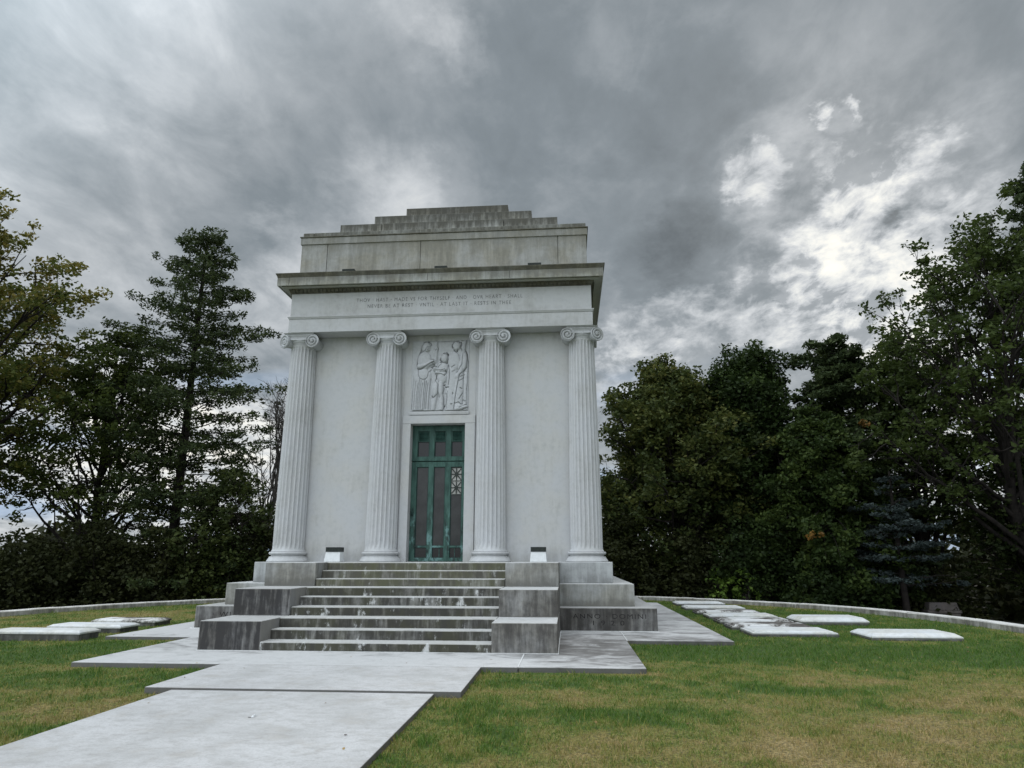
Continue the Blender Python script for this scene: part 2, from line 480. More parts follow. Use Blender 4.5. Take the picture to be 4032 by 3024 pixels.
def bronze_mat():
    m, t, bs, out = newmat('green_bronze')
    g = t.node('ShaderNodeNewGeometry'); pos = g.outputs['Position']
    s = t.node('ShaderNodeSeparateXYZ'); t.l.new(pos, s.inputs[0])
    a, _ = t.noise(t.vmath('MULTIPLY', pos, (1, 1, .35)), 9, 6, .7)
    b, _ = t.noise(t.vmath('MULTIPLY', pos, (1, 1, .5)), 5, 5, .7)
    c = t.mix(t.rng(a, .35, .68), (.046, .108, .088), (.018, .050, .041))
    low = t.rng(s.outputs[2], 2.9, 2.2)
    c = t.mix(t.math('MULTIPLY', t.math('MULTIPLY', t.rng(b, .50, .60), low), .85), c, (.13, .24, .23))
    b2, _ = t.noise(t.vmath('MULTIPLY', pos, (1, 1, .4)), 7.7, 5, .7)
    c = t.mix(t.math('MULTIPLY', t.math('MULTIPLY', t.rng(b2, .52, .62), low), .9), c, (.012, .02, .018))
    t.l.new(c, bs.inputs['Base Color']); bs.inputs['Roughness'].default_value = .55
    return m


M['bronze'] = bronze_mat()
M['bronze_dark'] = simple('dark_bronze', (.012, .035, .030), .5)
M['pane'] = simple('smoky_glass', (.024, .025, .024), .22, spec=.35, var=.35, scale=3)
M['pane_black'] = simple('black_glass', (.006, .006, .006), .15, spec=.4, scale=6)
M['pane_pale'] = simple('pale_glass', (.30, .30, .28), .4, scale=5)  # pale colour stands in for daylight through a rear window
M['white_stone'] = simple('white_marble_wedge', (.58, .60, .60), .7, var=.06)
M['metal_dark'] = simple('dark_metal', (.02, .026, .022), .6, scale=30)
M['letter'] = simple('carved_letter', (.13, .132, .13), .9, var=.5, scale=9)
M['letter_dark'] = simple('stained_carved_letter', (.022, .020, .020), .9, var=.5, scale=9)
M['joint_white'] = simple('white_pointing', (.60, .61, .60), .9, var=.1)
M['lead'] = simple('joint_sealant', (.05, .05, .048), .9)
M['bark'] = simple('bark', (.016, .013, .011), .95, var=.5, scale=6)
M['bark_grey'] = simple('grey_bark', (.085, .078, .070), .95, var=.4, scale=6)


def leafmat(name, cols, trans=.25):
    m, t, bs, out = newmat(name)
    at = t.node('ShaderNodeAttribute', attribute_name='lv').outputs['Fac']
    r = t.node('ShaderNodeValToRGB'); t.l.new(at, r.inputs[0])
    e = r.color_ramp.elements
    e[0].position = 0; e[0].color = (*cols[0], 1); e[1].position = 1; e[1].color = (*cols[-1], 1)
    for i, c in enumerate(cols[1:-1]):
        q = e.new((i + 1) / (len(cols) - 1)); q.color = (*c, 1)
    t.l.new(r.outputs[0], bs.inputs['Base Color']); bs.inputs['Roughness'].default_value = .6
    bs.inputs['Specular IOR Level'].default_value = .15
    tr = t.node('ShaderNodeBsdfTranslucent'); t.l.new(r.outputs[0], tr.inputs[0])
    mx = t.node('ShaderNodeMixShader'); mx.inputs[0].default_value = trans
    t.l.new(bs.outputs[0], mx.inputs[1]); t.l.new(tr.outputs[0], mx.inputs[2]); t.l.new(mx.outputs[0], out.inputs[0])
    return m


LM = {
    'oak': leafmat('oak_leaves', [(.036, .056, .014), (.066, .092, .021), (.14, .140, .030), (.26, .195, .046)], .35),
    'green': leafmat('green_leaves', [(.026, .042, .012), (.062, .086, .020), (.125, .150, .034)], .35),
    'mixed': leafmat('turning_leaves', [(.018, .030, .010), (.042, .058, .016), (.090, .104, .026), (.16, .13, .036)], .3),
    'fir': leafmat('fir_needles', [(.024, .038, .017), (.048, .068, .024), (.095, .115, .036)], .3),
    'yew': leafmat('evergreen_leaves', [(.010, .019, .006), (.032, .053, .013), (.088, .120, .026)], .3),
    'spruce': leafmat('blue_spruce_needles', [(.022, .033, .030), (.042, .057, .054), (.080, .100, .096)]),
    'bush': leafmat('bush_leaves', [(.017, .022, .008), (.038, .044, .014), (.080, .075, .023)]),
    'lime': leafmat('fresh_leaves', [(.04, .075, .014), (.085, .14, .022), (.14, .21, .035)]),
}

# ------------------------------------------------------------------ lawn dryness (where the turf is green or parched)
_G = RS.rand(64, 64)


def vnoise(x, y):
    xi = np.floor(x).astype(int); yi = np.floor(y).astype(int); fx = x - xi; fy = y - yi
    fx = fx * fx * (3 - 2 * fx); fy = fy * fy * (3 - 2 * fy)
    g = lambda a, b: _G[a % 64, b % 64]
    return (g(xi, yi) * (1 - fx) + g(xi + 1, yi) * fx) * (1 - fy) + (g(xi, yi + 1) * (1 - fx) + g(xi + 1, yi + 1) * fx) * fy


DRY = [(2.6, -6.8, 1.8, .9, .40), (4.6, -5.6, 2.2, 1.2, .30), (6.6, -4.6, 1.4, 1.3, .42), (9.0, -3.0, 2.2, 1.2, .50), (5.0, -2.7, 1.2, .5, .26), (7.2, -2.0, 1.2, .8, .25),
       (2.8, -3.0, .8, .8, .15), (-5.0, -4.5, 2.5, .8, .40), (-3.4, -5.5, 1.2, .6, .45), (-3.0, -2.6, 1.4, .5, .25), (-8, 7.5, 5, 1.6, .30), (-7, -5.5, 2, .8, .35), (-3.9, -3.6, .6, .5, .25),
       (6.2, -2.6, 1.3, .30, -.55), (4.0, -4.2, .7, .5, -.30), (3.9, -6.8, 1.0, .4, -.45), (7.8, -5.6, .9, .6, -.40), (6, 1.1, 3.5, 1.0, -.55), (10, 1.0, 5, 1.6, -.60), (7, 9, 2, 7, -.3),
       (-5.6, -2.9, 2.4, .9, -.45), (-6.5, .2, 3.0, 1.3, -.55), (-4.6, -3.7, .9, .7, -.35), (11, 8, 4, 4, -.35)]


def dryness(x, y):
    v = .32 + (vnoise(x * .9 + 5, y * .9) - .5) * .50 + (vnoise(x * 2.7, y * 2.7 + 9) - .5) * .50 + (vnoise(x * 7, y * 7) - .5) * .50 + (vnoise(x * 17, y * 17) - .5) * .32
    for cx_, cy_, rx, ry, a in DRY:
        v = v + .78 * a * np.exp(-((x - cx_) / rx) ** 2 - ((y - cy_) / ry) ** 2)
    return np.clip(v, 0, 1)


def grass_ramp(t, fac):
    r = t.node('ShaderNodeValToRGB'); t.l.new(fac, r.inputs[0])
    e = r.color_ramp.elements
    e[0].position = 0; e[0].color = (.060, .125, .020, 1); e[1].position = 1; e[1].color = (.36, .275, .125, 1)
    for p_, c_ in ((.25, (.110, .170, .030, 1)), (.45, (.205, .215, .056, 1)), (.70, (.270, .225, .078, 1))):
        q = e.new(p_); q.color = c_
    return r.outputs[0]


def lawn_mat():
    m, t, bs, out = newmat('turf')
    at = t.node('ShaderNodeAttribute', attribute_name='dry').outputs['Fac']
    pos = t.node('ShaderNodeNewGeometry').outputs['Position']
    a, _ = t.noise(pos, 30, 5, .7)
    b, _ = t.noise(pos, 5, 4, .6)
    v = t.math('ADD', at, t.math('MULTIPLY', t.math('SUBTRACT', b, .5), .35), clamp=True)
    c = grass_ramp(t, v)
    c = t.mix(t.math('MULTIPLY', t.rng(a, .35, .65), .85), c, (.030, .032, .014))
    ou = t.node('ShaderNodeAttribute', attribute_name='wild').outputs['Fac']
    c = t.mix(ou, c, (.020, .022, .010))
    t.l.new(c, bs.inputs['Base Color']); bs.inputs['Roughness'].default_value = .95
    bn = t.node('ShaderNodeBump'); bn.inputs['Strength'].default_value = .8; bn.inputs['Distance'].default_value = .03
    t.l.new(a, bn.inputs['Height']); t.l.new(bn.outputs[0], bs.inputs['Normal'])
    return m


def blade_mat():
    m, t, bs, out = newmat('grass_blade')
    at = t.node('ShaderNodeAttribute', attribute_name='dry').outputs['Fac']
    c = grass_ramp(t, at)
    t.l.new(c, bs.inputs['Base Color']); bs.inputs['Roughness'].default_value = .7
    bs.inputs['Specular IOR Level'].default_value = .1
    tr = t.node('ShaderNodeBsdfTranslucent'); t.l.new(c, tr.inputs[0])
    mx = t.node('ShaderNodeMixShader'); mx.inputs[0].default_value = .25
    t.l.new(bs.outputs[0], mx.inputs[1]); t.l.new(tr.outputs[0], mx.inputs[2]); t.l.new(mx.outputs[0], out.inputs[0])
    return m


GZ = -.072
KC = (0.2, 4.9); KR = 13.0


def ground_z(x, y):
    r = np.hypot(x - KC[0], y - KC[1])
    k = np.clip((r - 13.2) / 9, 0, 1); k = k * k * (3 - 2 * k)
    s = np.clip((y + 4) / 8, 0, 1)
    und = (vnoise(x * .35 + 3, y * .35) - .5) * .04
    return GZ + und * .5 - 1.1 * k * s - .0012 * np.clip(r - 30, 0, 400) * s


# ground sheet: fine inside, coarse rings to the horizon
def build_ground():
    rr = np.concatenate([np.linspace(0, 22, 150), 22 + np.cumsum(np.geomspace(.3, 160, 46))])
    nt = 360
    th = np.arange(nt) * 2 * math.pi / nt
    X = KC[0] + rr[:, None] * np.cos(th); Y = KC[1] + rr[:, None] * np.sin(th)
    Z = ground_z(X, Y)
    V = np.stack([X, Y, Z], -1).reshape(-1, 3)
    i = np.arange(len(rr) - 1)[:, None] * nt; j = np.arange(nt)[None, :]; j2 = (j + 1) % nt
    F = np.stack([i + j, i + nt + j, i + nt + j2, i + j2], -1).reshape(-1, 4)[nt:]
    # centre fan
    V = np.vstack([V, [[KC[0], KC[1], float(ground_z(np.array(KC[0]), np.array(KC[1])))]]])
    F4 = F
    tri = [(len(V) - 1, nt + a, nt + (a + 1) % nt, nt + (a + 1) % nt) for a in range(nt)]
    me_f = [tuple(q) for q in F4.tolist()] + [(a, b, c) for a, b, c, _ in tri]
    dry = dryness(V[:, 0], V[:, 1])
    r = np.hypot(V[:, 0] - KC[0], V[:, 1] - KC[1])
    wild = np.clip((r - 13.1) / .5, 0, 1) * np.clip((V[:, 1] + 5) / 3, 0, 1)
    o = mesh_np('ground', V, me_f, lawn_mat(), smooth=True, attrs={'dry': ('POINT', dry), 'wild': ('POINT', wild)})
    tag(o, kind='structure')


build_ground()

# ------------------------------------------------------------------ paving (sheets with real thickness)
b = MB()
b.box(-4.25, -1.95, -1.49, 3.6, -.16, .0); b.box(-1.95, 2.53, -1.49, -.02, -.16, .004); b.box(2.538, 4.37, -1.45, 3.6, -.16, .0)
o = b.build('apron_pavement', M['terrace'], bevel=.006); tag(o, kind='structure')
b = MB()
b.box(-6.08, -4.255, 1.97, 13.9, -.16, -.004); b.box(4.375, 6.39, 2.05, 13.9, -.16, -.004); b.box(-4.255, 4.375, 12.3, 13.9, -.16, -.004)
o = b.build('terrace_pavement', M['terrace'], bevel=.006); tag(o, kind='structure')
b = MB()
b.box(-1.9, 2.0, -3.39, -1.494, -.16, .002)
o = b.build('upper_path', M['path'], bevel=.006); tag(o, kind='structure')
b = MB()
b.box(-1.55, 1.68, -20, -3.402, -.19, -.022)
o = b.build('lower_path', M['path'], bevel=.006); tag(o, kind='structure')
# thin wet-looking mortar lines of white pointing
b = MB()
b.box(-3.09, 3.10, -.022, -.002, -.02, .0075); b.box(3.084, 3.098, -.002, 3.65, -.02, .0078)
b.box(4.372, 4.384, 2.05, 3.66, -.02, .0035); b.box(2.526, 2.542, -1.44, -.04, -.02, .0062)
b.box(3.1, 5.2, 3.655, 3.675, -.02, .012); b.box(-5.25, -4.2, 3.655, 3.675, -.02, .012)
o = b.build('paving_joint', M['joint_white']); tag(o, kind='structure')

# ------------------------------------------------------------------ the mausoleum
H3 = 1.44; H2 = .965; H1 = .48
ms = empty('mausoleum', (0, 7.5, 0))
tag(ms, 'white marble classical mausoleum with four fluted columns, green bronze door and stepped roof', 'mausoleum')


def block(name, mat, *bx, bevel=.014, parent=ms):
    b = MB()
    for q in bx: b.box(*q)
    return b.build(name, mat, parent, bevel=bevel)


# plinth tiers
WO, WI = 3.083, 1.985
tier1 = block('plinth_course', M['plinth_low'], (-5.17, 5.17, 3.69, 12.5, .0, H1))
tier2 = block('plinth_course', M['plinth_mid'], (-4.745, 4.745, 4.18, 12.0, H1 + .002, H2))
tier3 = block('plinth_course', M['plinth_hi'], (-4.311, 4.311, 4.616, 11.6, H2 + .002, H3))
# step flights and cheek blocks
cb = 'cheek_block'
c = block(cb, M['cheek_dark'], (-WO, -WI, 0, 1.19, 0, H1)); c['label'] = 'dark stained cheek block at bottom left of the steps'
c = block(cb, M['cheek_mid'], (WI, WO, 0, 1.19, 0, H1)); c['label'] = 'grey streaked cheek block at bottom right of the steps'
c = block(cb, M['cheek_dark'], (-WO, -WI - .004, 1.186, 2.48, H1 + .001, H2)); c['label'] = 'dark stained middle cheek block left of the steps'
c = block(cb, M['cheek_mid'], (WI + .004, WO, 1.186, 2.48, H1 + .001, H2)); c['label'] = 'middle cheek block right of the steps with two dark drips'
c = block(cb, M['cheek_hi'], (-WO, -WI - .008, 2.477, 4.613, H2 + .001, H3))
c = block(cb, M['cheek_hi'], (WI + .008, WO, 2.477, 4.613, H2 + .001, H3))
for sgn in (-1, 1):
    for q, (ya_, yb_, za_, zb1) in enumerate(((1.194, 3.686, .002, H1 - .001), (2.484, 4.176, H1 + .003, H2 - .001))):
        xa_, xb_ = sorted((sgn * (WI + .002 + .002 * q), sgn * WO))
        block('cheek_footing', M['cheek_mid'] if sgn > 0 else M['cheek_dark'], (xa_, xb_, ya_, yb_, za_, zb1), bevel=0)
rz = [.145, .31, .478, .635, .80, .963, 1.115, 1.275, 1.44]
ry = [0.005, .42, .77, 1.26, 1.68, 1.99, 2.50, 2.84, 3.18]
RSd = np.random.RandomState(3)


def worn_step(x0, x1, y0, y1, z0, z1, mat):
    """a tread with a slightly worn, uneven front edge"""
    n = 60
    xs = np.linspace(x0, x1, n)
    wv = np.convolve(RSd.randn(n + 8), np.ones(9) / 9, 'valid') * .006
    wv2 = np.convolve(RSd.randn(n + 8), np.ones(9) / 9, 'valid') * .004
    V = []; F = []
    for i in range(n):
        e = 1 if 0 < i < n - 1 else 0
        V += [(xs[i], y0, z0), (xs[i], y0 + wv2[i] * e, z1 - .016), (xs[i], y0 + .014, z1 + wv[i] * .5 * e - .003), (xs[i], y0 + .06, z1 + wv[i] * .3 * e), (xs[i], y1, z1)]
    for i in range(n - 1):
        for k in range(4):
            a = i * 5 + k; F.append((a, a + 5, a + 6, a + 1))
    m_ = len(V); V += [(x0, y1, z0), (x1, y1, z0)]
    F += [(0, 1, 2, 3, 4, m_), tuple(reversed([(n - 1) * 5 + k for k in range(5)] + [m_ + 1])), (4, (n - 1) * 5 + 4, m_ + 1, m_)]
    return mesh_np('step', V, [tuple(reversed(f)) if len(f) == 4 and f[-1] != m_ else f for f in F], mat, ms)


for k in range(9):
    ww = WI - .003 - (.002 if k >= 3 else 0) - (.002 if k >= 6 else 0)
    zb = 0.003 if k == 0 else (rz[k - 1] - .06)
    yb = ry[k + 1] + .10 if k < 8 else 4.612
    worn_step(-ww, ww, ry[k], yb, zb, rz[k] + .0005 * (k % 2), M['riser_hi'] if k >= 6 else M['riser'])

# walls (cella) with the door opening left free
wallY = 5.30
block('wall', M['wall'], (-3.98, -.955, wallY, 11.2, H3 - .002, 7.33), (.955, 3.98, wallY, 11.2, H3 - .002, 7.33),
      (-.952, .952, wallY, 11.2, 5.135, 7.33), (-.952, .952, 5.9, 11.2, H3 - .002, 5.13), bevel=0)
block('door_jamb', M['wall'], (-.95, -.735, wallY - .045, 5.88, H3, 4.914), bevel=.006)
block('door_jamb', M['wall'], (.69, .95, wallY - .045, 5.88, H3, 4.914), bevel=.006)
block('door_lintel', M['wall'], (-.952, .952, wallY - .048, 5.88, 4.918, 5.13), bevel=.006)
# entablature
ent = block('architrave', M['frieze'], (-4.03, 4.03, 4.784, 11.3, 7.335, 7.70), bevel=.006)
b = MB(); b.ringprof((-4.02, 4.02, 4.79, 11.3), [(0, 7.702), (.018, 7.712), (.030, 7.735), (.045, 7.755), (.045, 7.775), (0, 7.777)])
b.build('fillet_moulding', M['frieze'], ms)
fr = block('frieze', M['frieze'], (-4.01, 4.01, 4.80, 11.29, 7.779, 8.43), bevel=.004)
# bed mould with carved ornament
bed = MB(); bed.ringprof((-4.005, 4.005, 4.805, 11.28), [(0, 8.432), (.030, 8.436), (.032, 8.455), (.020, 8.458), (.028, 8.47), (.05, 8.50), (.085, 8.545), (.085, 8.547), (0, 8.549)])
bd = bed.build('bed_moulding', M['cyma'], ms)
b = MB()
n = 74
for i in range(n):
    x = -4.0 + 8.0 * (i + .5) / n
    b.frustum((x - .033, x + .033, 4.742, 4.80), 8.462, (x - .042, x + .042, 4.700, 4.80), 8.544)
for i in range(59):
    y = 4.85 + 6.4 * (i + .5) / 59
    for sx_ in (-1, 1):
        xa, xb = sorted((sx_ * 4.0, sx_ * 4.062)); xc, xd = sorted((sx_ * 4.0, sx_ * 4.105))
        b.frustum((xa, xb, y - .033, y + .033), 8.462, (xc, xd, y - .042, y + .042), 8.544)
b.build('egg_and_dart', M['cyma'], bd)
# cornice
C0 = (-4.30, 4.32, 4.46, 11.62)
cn = MB(); cn.ringprof(C0, [(-.10, 8.551), (-.10, 8.575), (-.03, 8.575), (-.03, 8.551), (0, 8.551), (0, 8.775)])
cor = cn.build('cornice', M['cornice'], ms)
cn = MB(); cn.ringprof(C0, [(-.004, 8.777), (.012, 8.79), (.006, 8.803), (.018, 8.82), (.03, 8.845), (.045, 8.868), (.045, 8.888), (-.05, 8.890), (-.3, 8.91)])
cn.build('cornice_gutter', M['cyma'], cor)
for x in (-.25, -3.98, 1.9):
    MB().box(x - .006, x + .006, 4.4575, 4.50, 8.57, 8.77).build('cornice_joint', M['lead'], cor)
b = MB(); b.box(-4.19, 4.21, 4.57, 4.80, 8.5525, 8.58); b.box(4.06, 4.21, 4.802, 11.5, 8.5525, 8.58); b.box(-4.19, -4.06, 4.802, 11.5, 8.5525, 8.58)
b.build('soffit', M['soffit'], cor)  # sheet with the overhang's shade painted into its colour
# attic: blocks butted with open joints
xs = [-3.93, -3.195, -.582, 3.165, 3.93]
b = MB()
for i in range(4): b.box(xs[i] + (.007 if i else 0), xs[i + 1] - (.007 if i < 3 else 0), 5.0, 5.5, 8.88, 9.965)
b.box(-3.90, 3.90, 5.04, 11.0, 8.88, 9.96)
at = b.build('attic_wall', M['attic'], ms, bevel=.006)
b = MB(); b.ringprof((-3.93, 3.93, 5.0, 11.0), [(0, 9.967), (.03, 9.972), (.03, 10.155)])
b.build('attic_band', M['attic'], ms)
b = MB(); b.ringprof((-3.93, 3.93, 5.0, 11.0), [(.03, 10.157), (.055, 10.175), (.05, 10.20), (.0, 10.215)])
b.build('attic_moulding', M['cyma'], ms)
zt = [10.339, 10.96, 11.61, 12.26]
hw = [3.924, 3.158, 2.385, 1.609]
zb_ = 10.217
for i in range(4):
    ins = 3.924 - hw[i]
    y0 = 5.03 + ins; y1 = 10.97 - ins * .8
    b = MB()
    if i == 1:
        for xa, xb in ((-hw[i], -1.93), (-1.915, 1.62), (1.635, hw[i])): b.box(xa, xb, y0, y1, zb_, zt[i])
    elif i == 0:
        for xa, xb in ((-hw[i], -3.63), (-3.62, -.57), (-.56, 3.2), (3.21, hw[i])): b.box(xa, xb, y0, y1, zb_, zt[i])
    else:
        b.box(-hw[i], hw[i], y0, y1, zb_, zt[i])
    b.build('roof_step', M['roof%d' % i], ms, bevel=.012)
    zb_ = zt[i] + .001


# columns ------------------------------------------------------------
def shaft_mesh(cx_, cy_):
    NF, PF = 22, 10
    zs = np.concatenate([[1.69, 1.70, 1.72, 1.75, 1.79], np.linspace(1.90, 6.85, 16), [6.92, 6.96, 6.985, 7.00, 7.03]])
    V = []
    for z in zs:
        s = (z - 1.69) / (7.03 - 1.69)
        rad = .392 - .064 * (s ** 1.5) + .004 * math.sin(math.pi * s)
        if z < 1.76: rad += .055 * ((1.76 - z) / .07) ** 2 * .6
        if z > 6.99: rad += .014
        dep = .055 * min(1, max(0, (z - 1.76) / .10)) * min(1, max(0, (6.975 - z) / .06))
        for i in range(NF * PF):
            u = (i % PF) / PF
            if u < .20: d = 0
            else:
                q = (u - .20) / .80; d = dep * math.sqrt(max(0, 1 - (2 * q - 1) ** 2))
            a = 2 * math.pi * i / (NF * PF)
            V.append((cx_ + (rad - d) * math.cos(a), cy_ + (rad - d) * math.sin(a), z))
    n = NF * PF; m = len(zs)
    i = np.arange(m - 1)[:, None] * n; j = np.arange(n)[None, :]; j2 = (j + 1) % n
    F = np.stack([i + j, i + j2, i + n + j2, i + n + j], -1).reshape(-1, 4)
    return np.array(V), F


def volute(cx_, cz_, yf, yb, rad, hand, rot, pivot):
    """scroll: face with spiral groove, and a waisted bolster running back; rotated about pivot (x,y) by rot"""
    nr, nt = 22, 56
    V = []; F = []
    for k in range(nr + 1):
        r = rad * k / nr
        for i in range(nt):
            a = 2 * math.pi * i / nt
            turns = (a * hand / (2 * math.pi)) % 1.0
            ph = (k / nr) * 2.4 - turns
            fr_ = ph - math.floor(ph)
            g = math.exp(-((fr_ - .5) / .16) ** 2)
            d = .055 * g if .14 < k / nr < .93 else 0
            if k / nr <= .14: d = -.012
            if k == nr: d = .008
            V.append((cx_ + r * math.cos(a), yf + d, cz_ + r * math.sin(a)))
    for k in range(nr):
        for i in range(nt):
            j = (i + 1) % nt; F.append((k * nt + i, (k + 1) * nt + i, (k + 1) * nt + j, k * nt + j))
    bb = len(V); prof = [(rad, yf + .008), (rad, yf + .05), (rad * .86, yf + .09), (rad * .72, (yf + yb) / 2), (rad * .86, yb - .05), (rad * .9, yb)]
    for r, y in prof:
        for i in range(nt):
            a = 2 * math.pi * i / nt; V.append((cx_ + r * math.cos(a), y, cz_ + r * math.sin(a)))
    for k in range(len(prof) - 1):
        for i in range(nt):
            j = (i + 1) % nt; F.append((bb + k * nt + i, bb + (k + 1) * nt + i, bb + (k + 1) * nt + j, bb + k * nt + j))
    F.append(tuple(bb + (len(prof) - 1) * nt + i for i in range(nt)))
    if rot:
        c_, s_ = math.cos(rot), math.sin(rot)
        V = [(pivot[0] + (x - pivot[0]) * c_ - (y - pivot[1]) * s_, pivot[1] + (x - pivot[0]) * s_ + (y - pivot[1]) * c_, z) for x, y, z in V]
    return V, F


CY = 5.23
for ci, X in enumerate((-3.732, -1.370, 1.370, 3.732)):
    colm = empty('column', (X, CY, H3)); colm.parent = ms; colm.location = (X, CY - 7.5, H3)
    colm['label'] = ('leftmost fluted column at the corner', 'fluted column left of the door', 'fluted column right of the door', 'rightmost fluted column at the corner')[ci]
    V, F = shaft_mesh(X, CY)
    mesh_np('shaft', V, F, M['shaft'], colm, smooth=False)
    pr = [(.505, 1.441), (.515, 1.455), (.512, 1.47), (.50, 1.485), (.490, 1.50), (.470, 1.53), (.462, 1.548), (.458, 1.560), (.458, 1.566), (.425, 1.570), (.412, 1.585), (.412, 1.600), (.425, 1.612), (.452, 1.614), (.452, 1.620), (.465, 1.630), (.470, 1.648), (.465, 1.666), (.450, 1.678), (.418, 1.680), (.415, 1.687), (.40, 1.69)]
    MB().lathe(X, CY, pr, 64).build('column_base', M['shaft'], colm, smooth=False, bevel=0)
    # capital
    cb_ = MB()
    yf = CY - .41
    side = -1 if ci == 0 else (1 if ci == 3 else 0)
    for s_ in (-1, 1):
        rot = 0
        px_ = X + s_ * .355
        if s_ == side: rot = s_ * R(33)
        v, f = volute(px_, 7.118, yf, CY + .14, .182, -s_, rot, (px_ - s_ * .02, yf + .12))
        cb_.add(v, f)
    if side:   # scroll facing the flank
        v, f = volute(X + .30, 7.118, yf, CY + .05, .17, side, 0, (X, CY))
        v = [(X + side * (.0 + (CY - y) - .0), CY + (x - X) + .0, z) for x, y, z in v]
        if side > 0: f = [tuple(reversed(q)) for q in f]
        cb_.add(v, f)
    # channel (canalis) between the scrolls: rail, hollow, lower rail
    rows = [(yf + .012, 7.298), (yf + .0, 7.292), (yf + .0, 7.275), (yf + .030, 7.262), (yf + .040, 7.22), (yf + .032, 7.185), (yf + .006, 7.172), (yf + .006, 7.158), (yf + .05, 7.150), (yf + .2, 7.150)]
    nx = 17; V = []; F = []
    for y, z in rows:
        for i in range(nx):
            u = -1 + 2 * i / (nx - 1)
            sag = -.022 * (1 - u * u) * (1 if z < 7.2 else (.5 if z < 7.25 else .25))
            V.append((X + u * .36, y, z + sag))
    for r_ in range(len(rows) - 1):
        for i in range(nx - 1):
            a = r_ * nx + i; F.append((a, a + nx, a + nx + 1, a + 1))
    cb_.add(V, F)
    cb_.box(X - .34, X + .34, yf + .045, CY + .14, 7.152, 7.296)
    cap = cb_.build('capital', M['cap'], colm)
    for p_ in cap.data.polygons: p_.use_smooth = len(p_.vertices) == 4 and p_.area < .002
    MB().lathe(X, CY, [(.33, 7.03), (.346, 7.035), (.350, 7.048), (.340, 7.058), (.345, 7.07), (.385, 7.10), (.40, 7.13), (.38, 7.15)], 48).build('echinus', M['cap'], colm, smooth=True)
    e = 0.0
    x0_, x1_ = X - .395 - (.03 if side < 0 else 0), X + .395 + (.03 if side > 0 else 0)
    MB().frustum((x0_ + .03, x1_ - .03, CY - .38, CY + .10), 7.298, (x0_, x1_, CY - .43, CY + .10), 7.333).build('abacus', M['cap'], colm)


# lettering ----------------------------------------------------------
def text(body, x0, x1, z0, h, y, mat, parent, name='inscription', depth=.0022):
    cu = bpy.data.curves.new('t', 'FONT'); cu.body = body; cu.size = 1; cu.extrude = .0; cu.space_character = 1.25; cu.space_word = 1.1
    cu.offset = 0.0
    ob = bpy.data.objects.new('t', cu); COL.objects.link(ob)
    dg = bpy.context.evaluated_depsgraph_get()
    me = bpy.data.meshes.new_from_object(ob.evaluated_get(dg))
    v = np.array([q.co[:] for q in me.vertices]); f = [tuple(p_.vertices) for p_ in me.polygons]
    bpy.data.objects.remove(ob); bpy.data.meshes.remove(me)
    xa, xb = v[:, 0].min(), v[:, 0].max()
    za, zb2 = 0.0, .72
    V = np.stack([x0 + (v[:, 0] - xa) / (xb - xa) * (x1 - x0), np.full(len(v), y - depth), z0 + v[:, 1] / zb2 * h], -1)
    return mesh_np(name, V, f, mat, parent)


text('THOV \u00b7 HAST \u00b7 MADE VS FOR THYSELF \u00b7 AND \u00b7 OVR HEART \u00b7 SHALL', -2.22, 2.22, 8.150, .105, 4.80, M['letter'], fr)
text('NEVER BE AT REST \u00b7 VNTIL \u00b7 AT LAST IT \u00b7 RESTS IN THEE', -1.91, 1.92, 7.975, .105, 4.80, M['letter'], fr)
text('ANNO \u00b7 DOMINI', 3.36, 4.93, .262, .098, 3.69, M['letter_dark'], tier1)
text('1 9 2 0', 3.79, 4.46, .125, .098, 3.69, M['letter_dark'], tier1)
text('\u00b7 WIL', -4.75, -4.20, .25, .11, 3.69, M['letter_dark'], tier1)

# door ---------------------------------------------------------------
dr = block('door', M['bronze'], (-.735, .69, 5.60, 5.64, H3 + .002, 4.912), bevel=0)
ORG[dr.name] = ORG['mausoleum']
DX = ((-.585, -.29), (-.14, .147), (.305, .585))
b = MB()
Y0, Y1 = 5.535, 5.598
b.box(-.733, -.59, Y0, Y1, H3 + .004, 3.955); b.box(-.285, -.145, Y0, Y1, H3 + .004, 3.955); b.box(.152, .30, Y0, Y1, H3 + .004, 3.955); b.box(.59, .688, Y0, Y1, H3 + .004, 3.955)
for a_, c_ in DX:
    b.box(a_ - .006, c_ + .006, Y0 + .002, Y1, 3.82, 3.953); b.box(a_ - .006, c_ + .006, Y0 + .002, Y1, H3 + .006, 1.535); b.box(a_ - .006, c_ + .006, Y0 + .002, Y1, 1.785, 1.83)
b.build('door_frame', M['bronze'], dr, bevel=.006)
b = MB()
b.box(-.733, -.59, Y0 - .006, Y1, 3.975, 4.91); b.box(-.285, -.145, Y0 - .006, Y1, 3.975, 4.91); b.box(.152, .30, Y0 - .006, Y1, 3.975, 4.91); b.box(.59, .688, Y0 - .006, Y1, 3.975, 4.91)
for a_, c_ in DX:
    b.box(a_ - .006, c_ + .006, Y0 - .004, Y1, 4.76, 4.908); b.box(a_ - .006, c_ + .006, Y0 - .004, Y1, 3.977, 4.09)
b.build('transom_frame', M['bronze'], dr, bevel=.006)
